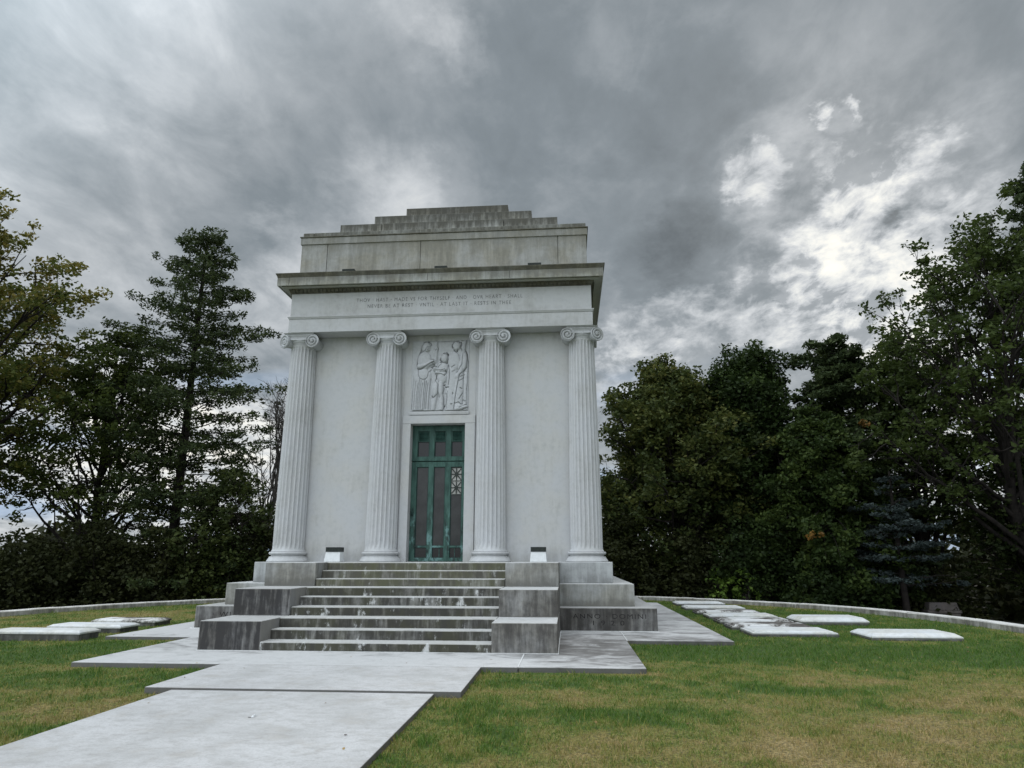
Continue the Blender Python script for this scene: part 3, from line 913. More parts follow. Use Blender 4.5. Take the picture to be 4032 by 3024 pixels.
for i, (a_, c_) in enumerate(DX):
    MB().box(a_, c_, Y1 - .022, Y1 + .0, 1.83, 3.82).build('glass_pane', M['pane'], dr)
    MB().box(a_, c_, Y1 - .020, Y1 + .0, 1.535, 1.785).build('kick_panel', M['pane_black'], dr)
    MB().box(a_, c_, Y1 - .012, Y1 + .0, 4.09, 4.76).build('transom_pane', M['pane_black'], dr)
    lv = MB(); xa, xb = a_ + .03, c_ - .03
    lv.box(xa - .028, xa - .012, Y0 + .006, Y1 - .014, 4.50, 4.755); lv.box(xb + .012, xb + .028, Y0 + .006, Y1 - .014, 4.50, 4.755); lv.box(xa - .028, xb + .028, Y0 + .0065, Y1 - .014, 4.487, 4.50)
    for k in range(7):
        z = 4.51 + k * .035
        lv.frustum((xa - .01, xb + .01, Y0 + .012, Y0 + .02), z, (xa - .01, xb + .01, Y0 + .035, Y0 + .043), z + .026)
    lv.build('louvre', M['bronze'], dr)
    # inner beading round each panel
    bd_ = MB()
    for z0_, z1_ in ((1.83, 3.82), (1.535, 1.785), (4.09, 4.487)):
        bd_.box(a_, a_ + .012, Y0 + .028, Y1 - .024, z0_, z1_); bd_.box(c_ - .012, c_, Y0 + .028, Y1 - .024, z0_, z1_)
        bd_.box(a_ + .012, c_ - .012, Y0 + .028, Y1 - .024, z1_ - .012, z1_); bd_.box(a_ + .012, c_ - .012, Y0 + .028, Y1 - .024, z0_, z0_ + .012)
    bd_.build('beading', M['bronze_dark'], dr)
    if i: MB().box((a_ + c_) / 2 + (.03 if i == 1 else -.02), (a_ + c_) / 2 + (.042 if i == 1 else -.008), Y0 + .024, Y1 - .022, 1.55, 1.773).build('glazing_bar', M['bronze'], dr)
# rear window seen through the pane: star grille, light painted as pale panel
a_, c_ = DX[2]
gp = MB().box(a_ + .014, c_ - .014, Y1 - .030, Y1 - .024, 3.11, 3.80).build('grille_glass', M['pane_pale'], dr)
b = MB()
xm = (a_ + c_) / 2; hw_ = (c_ - a_) / 2 - .012


def bar2(bm, x0, z0, x1, z1, wd, y0, y1):
    d = np.array([x1 - x0, z1 - z0]); L = np.hypot(*d); d /= L; n_ = np.array([-d[1], d[0]]) * wd / 2
    pts = [(x0 + n_[0], z0 + n_[1]), (x0 - n_[0], z0 - n_[1]), (x1 - n_[0], z1 - n_[1]), (x1 + n_[0], z1 + n_[1])]
    bm.add([(x, y0, z) for x, z in pts] + [(x, y1, z) for x, z in pts], [(0, 1, 2, 3), (7, 6, 5, 4), (0, 4, 5, 1), (1, 5, 6, 2), (2, 6, 7, 3), (3, 7, 4, 0)])


for zc in (3.63, 3.285):
    for k in range(4):
        an = math.pi / 4 * k; ll = hw_ if k % 2 == 0 else hw_ * 1.3
        bar2(b, xm - ll * math.cos(an), zc - ll * math.sin(an) * 1.2, xm + ll * math.cos(an), zc + ll * math.sin(an) * 1.2, .026, Y1 - .040 - .002 * k, Y1 - .031)
    b.add(*(lambda V_: (V_, [tuple(range(16))[::-1]] + [(i, (i + 1) % 16, 16 + (i + 1) % 16, 16 + i) for i in range(16)]))(
        [(xm + .045 * math.cos(2 * math.pi * i / 16), Y1 - .049, zc + .055 * math.sin(2 * math.pi * i / 16)) for i in range(16)] +
        [(xm + .045 * math.cos(2 * math.pi * i / 16), Y1 - .031, zc + .055 * math.sin(2 * math.pi * i / 16)) for i in range(16)]))
for z in (3.46, 3.80, 3.112): b.box(a_ + .013, c_ - .013, Y1 - .0305, Y1 - .046, z - .008, z + .008)
b.build('star_grille', M['metal_dark'], dr)
hb = MB(); hb.box(-.690, -.655, Y0 - .008, Y0 - .0, 2.57, 2.76)
hb.lathe(-.672, Y0 - .05, [(.012, 2.60), (.026, 2.62), (.030, 2.66), (.022, 2.70), (.010, 2.72)], 16)
hb.box(-.680, -.664, Y0 - .05, Y0 - .005, 2.63, 2.66)
hb.build('handle', M['bronze_dark'], dr)


# relief panel -------------------------------------------------------
def relief():
    nx, nz = 250, 312
    x0, x1, z0, z1 = -.775, .775, 5.245, 7.175
    # work in the drawing's own units: u 0..1150, v 0..1370
    U, Vv = np.meshgrid(np.linspace(0, 1150, nx), np.linspace(1370, 0, nz))
    O = lambda u, v: (u - 150, v - 105)

    def seg(pts):
        d = np.full(U.shape, 1e9)
        P = [O(*p) for p in pts]
        for (ax, ay), (bx, by) in zip(P[:-1], P[1:]):
            vx, vy = bx - ax, by - ay; L = vx * vx + vy * vy + 1e-9
            t = np.clip(((U - ax) * vx + (Vv - ay) * vy) / L, 0, 1)
            d = np.minimum(d, np.hypot(U - ax - t * vx, Vv - ay - t * vy))
        return d
    H = np.zeros(U.shape)

    def ell(cx_, cy_, rx, ry, h, rot=0.0):
        nonlocal H
        cx_, cy_ = O(cx_, cy_); c, s = math.cos(rot), math.sin(rot)
        a = ((U - cx_) * c + (Vv - cy_) * s) / rx; b_ = (-(U - cx_) * s + (Vv - cy_) * c) / ry
        q = np.clip(1 - a * a - b_ * b_, 0, 1)
        H = np.maximum(H, h * np.sqrt(q) * np.clip(q * 5, 0, 1))

    def limb(pts, rad, h):
        nonlocal H
        d = seg(pts); q = np.clip(1 - (d / rad) ** 2, 0, 1); H = np.maximum(H, h * np.sqrt(q))
    # left robed figure
    ell(430, 240, 95, 120, .036); ell(400, 500, 150, 190, .034); ell(380, 780, 130, 150, .032); limb([(345, 800), (330, 1440)], 150, .026); limb([(430, 800), (430, 1440)], 120, .026)
    limb([(300, 620), (450, 590), (590, 520)], 48, .046); ell(590, 520, 40, 36, .048); limb([(655, 130), (650, 600)], 26, .020); ell(635, 280, 32, 34, .03)
    # child in the middle
    ell(810, 460, 72, 90, .042); ell(800, 380, 60, 40, .036); ell(770, 640, 110, 110, .036); limb([(620, 670), (720, 700), (830, 680)], 42, .044); limb([(660, 740), (800, 780)], 42, .040)
    ell(770, 820, 100, 140, .036); ell(650, 1060, 66, 190, .040, .08); ell(745, 1050, 60, 200, .038); limb([(640, 1200), (600, 1440)], 44, .026); limb([(760, 1180), (760, 1440)], 44, .026)
    # right figure
    ell(1040, 220, 84, 95, .038); ell(1000, 520, 120, 200, .030); ell(1190, 520, 80, 190, .036); limb([(1150, 560), (1120, 760), (1060, 820)], 60, .034); limb([(1230, 130), (1180, 400), (1160, 600)], 26, .026)
    limb([(1110, 820), (1060, 1440)], 95, .026); limb([(960, 700), (940, 1440)], 100, .022); limb([(1230, 800), (1220, 1440)], 60, .022); ell(1100, 1400, 100, 60, .034); limb([(1050, 1440), (1250, 1400)], 40, .036)
    strokes = [([(540, 200), (520, 150), (470, 130), (400, 150), (350, 220), (320, 330), (415, 310), (440, 270), (470, 230), (515, 225)], 1), ([(500, 250), (470, 290), (500, 300), (460, 330), (430, 325)], 1),
               ([(320, 335), (280, 420), (262, 520), (262, 620), (285, 665), (345, 668), (450, 610), (560, 545), (605, 535)], 1.3), ([(560, 480), (590, 480), (610, 520), (560, 545)], 1.4),
               ([(560, 570), (600, 570), (600, 610), (545, 630), (580, 650), (640, 620)], 1), ([(660, 130), (665, 230), (680, 260), (660, 380), (658, 560)], 1), ([(610, 265), (620, 300), (655, 280)], 1),
               ([(290, 680), (300, 780), (330, 850), (400, 875), (455, 850), (480, 820), (500, 720), (550, 680)], .9),
               ([(960, 260), (950, 200), (990, 150), (1060, 138), (1130, 150), (1145, 190), (1115, 240), (1150, 310)], 1), ([(955, 240), (985, 265)], 1), ([(990, 300), (1030, 345), (1055, 325), (1070, 290)], 1.2),
               ([(1215, 130), (1175, 360), (1160, 590), (1060, 750)], 1), ([(1245, 120), (1210, 300), (1250, 370), (1262, 480), (1245, 640), (1190, 720), (1110, 795)], 1.3),
               ([(785, 380), (830, 378), (875, 395)], 1.5), ([(810, 350), (850, 345), (880, 380), (868, 440), (875, 490)], 1.1), ([(730, 455), (715, 490), (760, 530), (800, 555), (860, 560), (860, 500)], 1.1), ([(725, 540), (750, 540)], 1.5),
               ([(755, 570), (700, 620), (680, 650)], .8), ([(610, 680), (700, 690), (750, 705), (820, 675)], 1.1), ([(640, 760), (760, 770), (820, 805), (850, 750), (830, 700)], 1.1),
               ([(885, 590), (915, 720), (910, 860), (895, 980)], 1.1), ([(655, 780), (655, 840), (635, 900), (685, 960)], 1), ([(800, 990), (830, 975)], 1.6), ([(840, 1020), (900, 1025)], 1.9),
               ([(695, 970), (690, 1150), (640, 1200), (600, 1225), (575, 1180)], 1.2), ([(700, 1120), (730, 1215)], 1), ([(810, 1040), (790, 1150), (810, 1240), (815, 1440)], 1), ([(850, 1140), (870, 1190), (860, 1350), (820, 1400)], 1.1), ([(885, 1100), (870, 1440)], .6),
               ([(1110, 800), (1080, 960), (1040, 1180), (1025, 1320), (1010, 1450)], 1.2), ([(1190, 760), (1190, 1060), (1180, 1350), (1140, 1350), (1110, 1315), (1030, 1335)], 1.1), ([(1260, 1060), (1260, 1390)], .9), ([(1275, 500), (1275, 950), (1250, 1090)], .9),
               ([(1180, 1140), (1115, 1250)], 1.1), ([(1190, 1280), (1240, 1300)], 1.2), ([(1120, 1420), (1200, 1380), (1255, 1365)], .9), ([(1170, 1455), (1270, 1420)], 1.4), ([(1020, 700), (960, 730)], .8), ([(1020, 605), (950, 640)], .8), ([(1130, 1040), (1165, 1060)], 1.3), ([(985, 1130), (985, 1160)], 1.2), ([(950, 1348), (975, 1348)], 1.2),
               ([(1130, 830), (1210, 790), (1180, 870), (1100, 910)], .9), ([(380, 130), (420, 115), (700, 125), (950, 125), (1265, 108)], .7), ([(215, 1465), (420, 1460)], 1.5), ([(500, 1470), (800, 1465)], .8)]
    for k, uu in enumerate((180, 225, 270, 300, 330, 360, 405, 435, 465, 515)):
        strokes.append(([(uu + 30, 860 + (k % 3) * 40), (uu + 8, 1150), (uu, 1440)], .75 if k < 6 else 1.0))
    D = np.zeros(U.shape)
    for pts, wgt in strokes:
        d = seg(pts); g = np.exp(-(d / (7 * (.6 + .45 * wgt))) ** 2) * min(1, wgt * .8)
        H = H - .020 * g; D = np.maximum(D, g)
    X = x0 + U / 1150 * (x1 - x0)
    Z = z1 - Vv / 1370 * (z1 - z0)
    edge = np.minimum(np.minimum(U, 1150 - U) / 14, np.minimum(Vv, 1370 - Vv) / 14); edge = np.clip(edge, 0, 1)
    Yv = wallY - .012 * edge - H * edge * 2.0
    Yv = np.where((U == 0) | (U == 1150) | (Vv == 0) | (Vv == 1370), wallY + .002, np.minimum(Yv, wallY - .0))
    Yv = Yv + (D > .0) * 0
    P = np.stack([X, Yv, Z], -1).reshape(-1, 3)
    i = np.arange(nz - 1)[:, None] * nx; j = np.arange(nx - 1)[None, :]
    F = np.stack([i + j, i + j + 1, i + nx + j + 1, i + nx + j], -1).reshape(-1, 4)
    return mesh_np('relief_panel', P, F, M['relief'], ms, smooth=True, attrs={'dirt': ('POINT', D.ravel())})


rp = relief()
b = MB(); b.ringprof((-.77, .765, wallY - .03, wallY + .06), [(0, 5.14), (.02, 5.155), (.02, 5.215), (.012, 5.238)])
b.build('relief_ledge', M['frieze'], rp, bevel=.004)

# floodlights --------------------------------------------------------
for k, (x, lab) in enumerate(((-2.39, 'white wedge floodlight box with dark top, standing left of the door'), (2.58, 'white wedge floodlight box with dark top, standing right of the door'))):
    fl = empty('floodlight', (x, 4.75, H3)); tag(fl, lab, 'floodlight', 'floodlights either side of the door')
    MB().frustum((x - .20, x + .20, 4.60, 4.95), H3 + .002, (x - .175, x + .175, 4.66, 4.93), 1.675).build('housing', M['white_stone'], fl, bevel=.008)
    lb = MB(); lb.frustum((x - .18, x + .18, 4.645, 4.94), 1.678, (x - .18, x + .18, 4.655, 4.94), 1.785)
    for q in range(9): lb.box(x - .165 + q * .038, x - .155 + q * .038, 4.640, 4.66, 1.69, 1.775)
    lb.build('lamp_head', M['metal_dark'], fl)
for k, (xa, xb, lab) in enumerate(((-2.60, -2.27, 'left of the three slim dark bars lying on the cornice ledge'), (-.10, .235, 'middle of the three slim dark bars lying on the cornice ledge'), (2.375, 2.725, 'right of the three slim dark bars lying on the cornice ledge'))):
    fl = empty('metal_bar', ((xa + xb) / 2, 4.66, 8.89)); tag(fl, lab, 'metal bar', 'dark bars on the cornice ledge')
    bb_ = MB(); bb_.box(xa, xb, 4.60, 4.72, 8.965, 9.03)
    for q in range(12): bb_.box(xa + .01 + q * .027, xa + .02 + q * .027, 4.592, 4.60, 8.97, 9.025)
    bb_.build('bar', M['metal_dark'], fl)
    MB().box(xa + .04, xa + .07, 4.63, 4.69, 8.885, 8.975).box(xb - .07, xb - .04, 4.63, 4.69, 8.885, 8.975).build('bracket', M['metal_dark'], fl)

# ------------------------------------------------------------------ ledger stones
SLABS = [  # x0,x1,y0,y1,top,ang,material,shape,label,group
    (6.95, 8.66, 2.92, 4.10, .10, 'slab', 'flat', 'white ledger slab nearest the viewer in the long row right of the mausoleum'),
    (6.86, 8.62, 4.28, 5.28, .10, 'slab_dirty', 'flat', 'stained ledger slab, second nearest in the long row right of the mausoleum'),
    (6.88, 8.62, 5.62, 6.62, .10, 'slab_dirty', 'flat', 'grey mottled ledger slab, third nearest in the long row right of the mausoleum'),
    (6.90, 8.66, 7.05, 8.10, .11, 'slab', 'flat', 'white ledger slab, fourth nearest in the long row right of the mausoleum'),
    (6.84, 8.58, 8.45, 9.40, .10, 'slab_dirty', 'flat', 'dark stained ledger slab, third from the far end of the long row'),
    (6.80, 8.58, 10.1, 11.2, .11, 'slab', 'flat', 'white ledger slab, second from the far end of the long row'),
    (6.84, 8.44, 12.2, 13.4, .11, 'slab', 'flat', 'farthest white ledger slab of the long row, against the kerb'),
    (8.97, 10.62, 6.37, 7.50, .10, 'slab', 'bevel', 'thick white ledger stone standing alone behind the long row, nearer the trees'),
    (9.29, 11.05, 3.02, 4.10, .07, 'slab', 'bevel', 'single white ledger stone with moulded edge, nearest the right side of the lawn'),
    (-8.40, -6.45, 1.70, 2.30, .125, 'slab', 'raised', 'nearest of three raised ledger slabs left of the mausoleum, on a dark stained base'),
    (-8.25, -6.57, 3.17, 3.85, .10, 'slab', 'raised', 'middle of three raised ledger slabs left of the mausoleum, with bright clean top'),
    (-8.28, -6.70, 4.68, 5.38, .09, 'slab_dirty', 'raised', 'farthest of three raised ledger slabs on the left, small white writing on its edge'),
]
def _resl(q):      # the flat ones were measured for a top 10 cm up; they stand 4 cm above the paving level
    x0, x1, y0, y1, top, mt, shp, lab = q
    if shp != 'flat': return q
    nt = .045; k = (CAM[2] - nt) / (CAM[2] - .10)
    return (CAM[0] + (x0 - CAM[0]) * k, CAM[0] + (x1 - CAM[0]) * k, CAM[1] + (y0 + .05 - CAM[1]) * k, CAM[1] + (y1 - .09 - CAM[1]) * k, nt, mt, shp, lab)


SLABS = [_resl(q) for q in SLABS]
for x0, x1, y0, y1, top, mt, shp, lab in SLABS:
    xm, ym = (x0 + x1) / 2, (y0 + y1) / 2
    t_ = empty('ledger_stone', (xm, ym, GZ)); tag(t_, lab, 'ledger stone', 'ledger gravestones set in the lawn')
    if shp == 'raised':
        MB().box(x0, x1, y0, y1, -.3, top - .075).build('base', M['slab_base'], t_, bevel=.015)
        b = MB(); b.frustum((x0 - .02, x1 + .02, y0 - .02, y1 + .02), top - .072, (x0 - .02, x1 + .02, y0 - .02, y1 + .02), top - .035)
        b.frustum((x0 - .005, x1 + .005, y0 - .005, y1 + .005), top - .034, (x0 + .06, x1 - .06, y0 + .06, y1 - .06), top)
        sl = b.build('slab', M[mt], t_, bevel=.006)
    elif shp == 'bevel':
        hh = top - GZ
        MB().box(x0, x1, y0, y1, -.3, GZ + hh * .35).build('base', M['slab'] if top > .18 else M['slab_base'], t_, bevel=.02)
        b = MB(); b.box(x0 - .005, x1 + .005, y0 - .005, y1 + .005, GZ + hh * .35 + .002, GZ + hh * .55)
        b.frustum((x0, x1, y0, y1), GZ + hh * .55 + .002, (x0 + .10, x1 - .10, y0 + .12, y1 - .12), top)
        b.build('slab', M[mt], t_, bevel=.012)
    else:
        MB().box(x0, x1, y0, y1, -.3, top - .06).build('base', M['slab_base'], t_, bevel=.01)
        b = MB(); b.box(x0 + .015, x1 - .015, y0 + .015, y1 - .015, top - .058, top - .03)
        b.frustum((x0 + .07, x1 - .07, y0 + .06, y1 - .06), top - .029, (x0 + .10, x1 - .10, y0 + .085, y1 - .085), top)
        b.build('slab', M[mt], t_, bevel=.008)
    if 'small white writing' in lab:
        b = MB(); xw_, yw_ = x0 + .32 * (x1 - x0), y0 - .03
        b.lathe(xw_, yw_, [(.004, -.01), (.024, .005), (.004, .02)], 10)
        for q in range(6): b.box(xw_ + .07 + q * .055, xw_ + .10 + q * .055, yw_ + .002, yw_ + .009, -.01 + .006 * (q % 2), .025 - .008 * (q % 3))
        b.build('painted_mark', M['white_stone'], t_)

# kerb ring ----------------------------------------------------------
kb = empty('stone_kerb', (KC[0], KC[1], GZ)); tag(kb, 'low pale stone kerb curving round the lawn in front of the trees', 'kerb')
A0, A1 = R(-28), R(208)
ns = 26
for k in range(ns):
    a0 = A0 + (A1 - A0) * k / ns + .0006; a1 = A0 + (A1 - A0) * (k + 1) / ns - .0006
    V = []; F = []; m = 9
    jit = random.uniform(-.006, .006)
    for i in range(m):
        a = a0 + (a1 - a0) * i / (m - 1)
        w_ = random.uniform(-.006, .006)
        for rr_, zz_ in ((KR - .02, -.6), (KR, .045 + jit), (KR + .02, .068 + jit + w_), (KR + .32, .072 + jit + w_ * .5), (KR + .34, .05 + jit), (KR + .36, -.9)):
            V.append((KC[0] + rr_ * math.cos(a), KC[1] + rr_ * math.sin(a), zz_))
    for i in range(m - 1):
        for q in range(5):
            a = i * 6 + q; F.append((a, a + 1, a + 7, a + 6))
    F.append(tuple(range(6))[::-1]); F.append(tuple((m - 1) * 6 + q for q in range(6)))
    mesh_np('kerb_stone', V, F, M['kerb'], kb)

# far headstone under the spruce -------------------------------------
hs = empty('headstone', (16.9, 15.6, -1.0)); tag(hs, 'dull grey shouldered headstone standing beyond the kerb under the trees on the right', 'headstone')
MB().box(16.25, 17.55, 15.3, 15.9, -1.9, -.95).build('base', M['granite_dull'], hs, bevel=.02)
b = MB(); b.box(16.35, 17.45, 15.4, 15.8, -.948, -.42); b.frustum((16.30, 17.50, 15.36, 15.84), -.418, (16.30, 17.50, 15.36, 15.84), -.32)
b.frustum((16.36, 17.44, 15.4, 15.8), -.318, (16.42, 17.38, 15.42, 15.78), -.05)
b.build('stone', M['granite_dull'], hs, bevel=.02)


# ------------------------------------------------------------------ trees
def unit(v): return v / (np.linalg.norm(v, axis=-1, keepdims=True) + 1e-9)


def leaves(centres, rads, counts, size, flat=.7, tone=None, elong=1.6, seed=0, droop=0.0, tones=(0, 1), hi=None):
    """leaf-sized diamonds scattered in clumps -> verts, quads, per-face tone"""
    rs = np.random.RandomState(seed)
    idx = np.repeat(np.arange(len(centres)), counts)
    n = len(idx)
    p = rs.randn(n, 3); p = unit(p) * (rs.rand(n, 1) ** .45)
    p *= rads[idx][:, None] * np.array([1, 1, flat])
    c = centres[idx] + p
    d = unit(rs.randn(n, 3) * np.array([1, 1, .6]) + np.array([0, 0, -droop]))
    nrm = unit(rs.randn(n, 3) + np.array([0, 0, .8]))
    s = unit(np.cross(d, nrm))
    sz = size * (.6 + .8 * rs.rand(n, 1))
    a = d * sz * elong / 2; b_ = s * sz / 2
    V = np.stack([c - a, c + b_ * .9 - a * .1, c + a, c - b_ * .9 - a * .1], 1).reshape(-1, 3)
    F = np.arange(n * 4).reshape(-1, 4)
    ct = rs.rand(len(centres)) if tone is None else tone
    t = ct[idx] * .6 + rs.rand(n) * .4
    return V, F, np.clip(tones[0] + (tones[1] - tones[0]) * t, 0, 1)


def envelope(prof, z):
    zs = [p[0] for p in prof]; r = [p[1] for p in prof]
    return np.interp(z, zs, r)


def make_tree(name, label, cat, base, H, prof, mat, bark='bark', kind='broad', seed=1, nl=26, sub=6, twigs=4, clump=.55, per=46, leaf=.13, flat=.7,
              lean=(0, 0), trunk_r=.28, bare=0.0, low=.18, tone_hi=0.0, tones=(0, .8), accent=0, up=.55, group=None, off=(0, 0), open_low=0.0):
    rs = np.random.RandomState(seed)
    base = np.array(base, float)
    root = empty(name, base); tag(root, label, cat, group)
    polys = []; cen = []; rad = []
    # trunk
    m = 14; tt = np.linspace(0, 1, m)
    wob = np.cumsum(rs.randn(m, 2) * .07, 0) * (1 if kind == 'broad' else .12)
    th_ = H * (.86 if kind == 'broad' else .985)
    T = base + np.stack([lean[0] * tt + wob[:, 0] + off[0] * tt ** 2, lean[1] * tt + wob[:, 1], th_ * tt], 1)
    T[0] = base - np.array([0, 0, .4])
    polys.append((T, trunk_r * (1.12 - tt) ** .85 + .012))
    tp = lambda s: np.array([np.interp(s, tt, T[:, k]) for k in range(3)])
    axis = lambda z: np.array([np.interp((z - base[2]) / th_, tt, T[:, 0]), np.interp((z - base[2]) / th_, tt, T[:, 1])])
    if kind == 'broad':
        for k in range(nl):
            s = low + (.98 - low) * (k + rs.rand()) / nl
            p0 = tp(s * .92)
            az = k * 2.39996 + rs.randn() * .3
            # end on envelope, higher than start
            zf = min(.985, s + (1 - s) * up * rs.uniform(.2, 1.0) + rs.uniform(-.02, .10))
            er = envelope(prof, zf) * rs.uniform(.62, 1.0)
            zE = base[2] + H * zf; ax = axis(min(zE, base[2] + th_))
            p3 = np.array([ax[0] + er * math.cos(az), ax[1] + er * math.sin(az), zE])
            u = np.linspace(0, 1, 9)[:, None]
            mid = (p0 + p3) / 2 + np.array([0, 0, -.06 * er]) + rs.randn(3) * .12 * er * .5
            P = (1 - u) ** 2 * p0 + 2 * u * (1 - u) * mid + u ** 2 * p3 + rs.randn(9, 3) * .05 * (u > 0)
            r0 = trunk_r * .42 * (1.05 - s) + .02
            polys.append((P, r0 * (1.08 - u[:, 0]) + .008))
            L = np.linalg.norm(p3 - p0)
            for q in range(sub):
                f = rs.uniform(.30, 1.0); q0 = np.array([np.interp(f, u[:, 0], P[:, i]) for i in range(3)])
                d = unit(p3 - p0) + rs.randn(3) * .65; d = unit(d); Ls = L * rs.uniform(.18, .42) * (1.15 - f * .5) + .3
                q1 = q0 + d * Ls
                uu = np.linspace(0, 1, 5)[:, None]; Q = q0 + (q1 - q0) * uu + rs.randn(5, 3) * .04 * (uu > 0)
                polys.append((Q, (r0 * .30 + .004) * (1.1 - uu[:, 0]) + .004))
                for w_ in range(twigs):
                    g = rs.uniform(.35, 1.05); e0 = q0 + (q1 - q0) * g; e1 = e0 + unit(d + rs.randn(3) * .9) * rs.uniform(.25, .75)
                    if bare or w_ < 2: polys.append((np.stack([e0, (e0 + e1) / 2 + rs.randn(3) * .03, e1]), np.array([.011, .008, .004])))
                    if rs.rand() > bare:
                        cen.append(e1); rad.append(clump * rs.uniform(.55, 1.2))
    elif kind in ('fir', 'yew'):
        z = low * H
        k = 0
        while z < H * .985:
            fz = z / H
            er0 = envelope(prof, fz)
            nb = 5 if kind == 'fir' else 6
            for q in range(nb):
                az = k * .9 + q * 2 * math.pi / nb + rs.randn() * .25
                er = er0 * (rs.choice([.62, .8, .95, 1.05, 1.3], p=[.2, .3, .25, .17, .08]) if kind == 'fir' else rs.uniform(.75, 1.04))
                zz = z + rs.randn() * (.26 if kind == 'fir' else .15)
                if kind == 'fir' and rs.rand() < .16: continue
                ax = axis(base[2] + zz)
                p0 = np.array([ax[0], ax[1], base[2] + zz])
                rise = .10 + .35 * fz if kind == 'fir' else .02
                u = np.linspace(0, 1, 8)
                P = np.stack([p0[0] + er * u * math.cos(az), p0[1] + er * u * math.sin(az), p0[2] + er * (rise * u - (.22 if kind == 'fir' else .35) * u ** 2 + (.10 if kind == 'fir' else 0) * u ** 3)], 1) + rs.randn(8, 3) * .03
                polys.append((P, (.012 + .022 * (1 - fz)) * (1.1 - u) + .004))
                ncl = max(2, int(er / (.28 if kind == 'fir' else .34)))
                for c_ in range(ncl):
                    f = (c_ + .6 + rs.rand() * .5) / ncl
                    if f < .18: continue
                    f = min(f, 1.02)
                    if rs.rand() < bare + (open_low * max(0.0, 1 - fz * 1.7) if open_low else 0): continue
                    sp = (.16 + .16 * (1 - f)) * min(1.0, er * .6 + .3)
                    for sd_ in (-1, 0, 1):
                        if sd_ == 0 and f < .75: continue
                        lat = sd_ * (er * .22 * (1.05 - f) + .12) * rs.uniform(.5, 1.2)
                        cpt = np.array([np.interp(f, u, P[:, i]) for i in range(3)]) + np.array([-math.sin(az) * lat, math.cos(az) * lat, -.04 - (rs.rand() * .10 if kind == 'yew' else 0)])
                        cen.append(cpt); rad.append((clump) * (.6 + .6 * rs.rand()) * (1 if er > .8 else .7))
            z += (.30 if kind == 'fir' else .46) * (.7 + .6 * rs.rand()) * (1 if fz < .8 else .75)
            k += 1
    TV, TF = tubes(polys, 6)
    mesh_np('trunk', TV, TF, M[bark], root, smooth=True)
    if cen:
        cen = np.array(cen); rad = np.array(rad)
        cnt = np.maximum(3, (per * (rad / clump) ** 2)).astype(int)
        zrel = (cen[:, 2] - base[2]) / H
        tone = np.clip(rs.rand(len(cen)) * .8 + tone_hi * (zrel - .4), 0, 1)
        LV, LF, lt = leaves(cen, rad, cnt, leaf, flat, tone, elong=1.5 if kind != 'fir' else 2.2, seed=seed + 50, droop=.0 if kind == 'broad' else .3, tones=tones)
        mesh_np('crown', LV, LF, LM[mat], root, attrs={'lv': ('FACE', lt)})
    return root


def spray(name, label, x, y, z, seed, r=.22):
    rs = np.random.RandomState(seed)
    root = empty(name, (x, y, z)); tag(root, label, 'leafy twig', 'orange sprays among the evergreens')
    cen = np.array([x, y, z]) + rs.randn(7, 3) * np.array([r, r * .6, r * .45])
    V, F, t = leaves(cen, np.full(7, .11), np.full(7, 7), .09, .7, rs.rand(7), 1.5, seed)
    mesh_np('foliage', V, F, M_ORANGE, root, attrs={'lv': ('FACE', t)})
    P = np.array([[x, y + 1.2, z - .25], [x + .05, y + .6, z - .08], [x, y, z]])
    TV, TF = tubes([(P, np.array([.014, .010, .005]))], 5)
    mesh_np('stem', TV, TF, M['bark'], root, smooth=True)


def gz(x, y): return float(ground_z(np.array(float(x)), np.array(float(y))))


# left side
make_tree('oak_tree', 'large oak with yellowing upper leaves, its limbs reaching in from the far left edge', 'tree', (-24.0, 14, gz(-24, 14)), 17.6,
          [(0, 2), (.12, 5.5), (.3, 8.2), (.5, 7.8), (.68, 7.6), (.8, 6.0), (.92, 4.2), (1, 1.2)], 'oak', seed=3, nl=54, sub=8, twigs=5, clump=.46, per=44, leaf=.12, trunk_r=.38, low=.16, tone_hi=.9, tones=(0, .95), flat=.6)
make_tree('maple_tree', 'mid green broadleaf tree between the big oak and the tall conifer', 'tree', (-17.8, 17.5, gz(-17.8, 17.5)), 12.6,
          [(0, 1.5), (.2, 3.2), (.45, 3.8), (.7, 3.3), (.9, 2.0), (1, .7)], 'green', seed=8, nl=34, sub=6, twigs=4, clump=.42, per=34, leaf=.12, trunk_r=.2, low=.12, tones=(.1, 1))
make_tree('fir_tree', 'tall dark conifer with ragged layered branches, left of the mausoleum', 'tree', (-14.3, 18, gz(-14.3, 18)), 18.3,
          [(0, 3.4), (.12, 4.1), (.3, 4.2), (.45, 3.9), (.55, 3.4), (.68, 3.0), (.8, 2.3), (.9, 1.6), (.97, 1.0), (1, .4)], 'fir', kind='fir', seed=5, clump=.25, per=21, leaf=.078, flat=.9, trunk_r=.22, low=.05, bare=.12, open_low=.50, tones=(0, 1))
make_tree('bare_tree', 'thin leafless tree with fine upright twigs beside the left column', 'tree', (-10.9, 20.5, gz(-10.9, 20.5)), 10.6,
          [(0, .5), (.3, 1.2), (.7, 1.6), (1, .5)], 'bush', bark='bark_grey', seed=9, nl=22, sub=7, twigs=4, bare=.97, trunk_r=.09, low=.2, up=1.0, per=8, clump=.3)
make_tree('young_tree', 'shorter leafy tree growing behind the left corner of the mausoleum', 'tree', (-11.4, 17.0, gz(-11.4, 17)), 5.2,
          [(0, 1.2), (.3, 2.2), (.6, 2.2), (.9, 1.2), (1, .4)], 'mixed', seed=12, nl=20, sub=5, twigs=4, clump=.36, per=26, leaf=.11, trunk_r=.12, low=.1, tones=(0, .6))
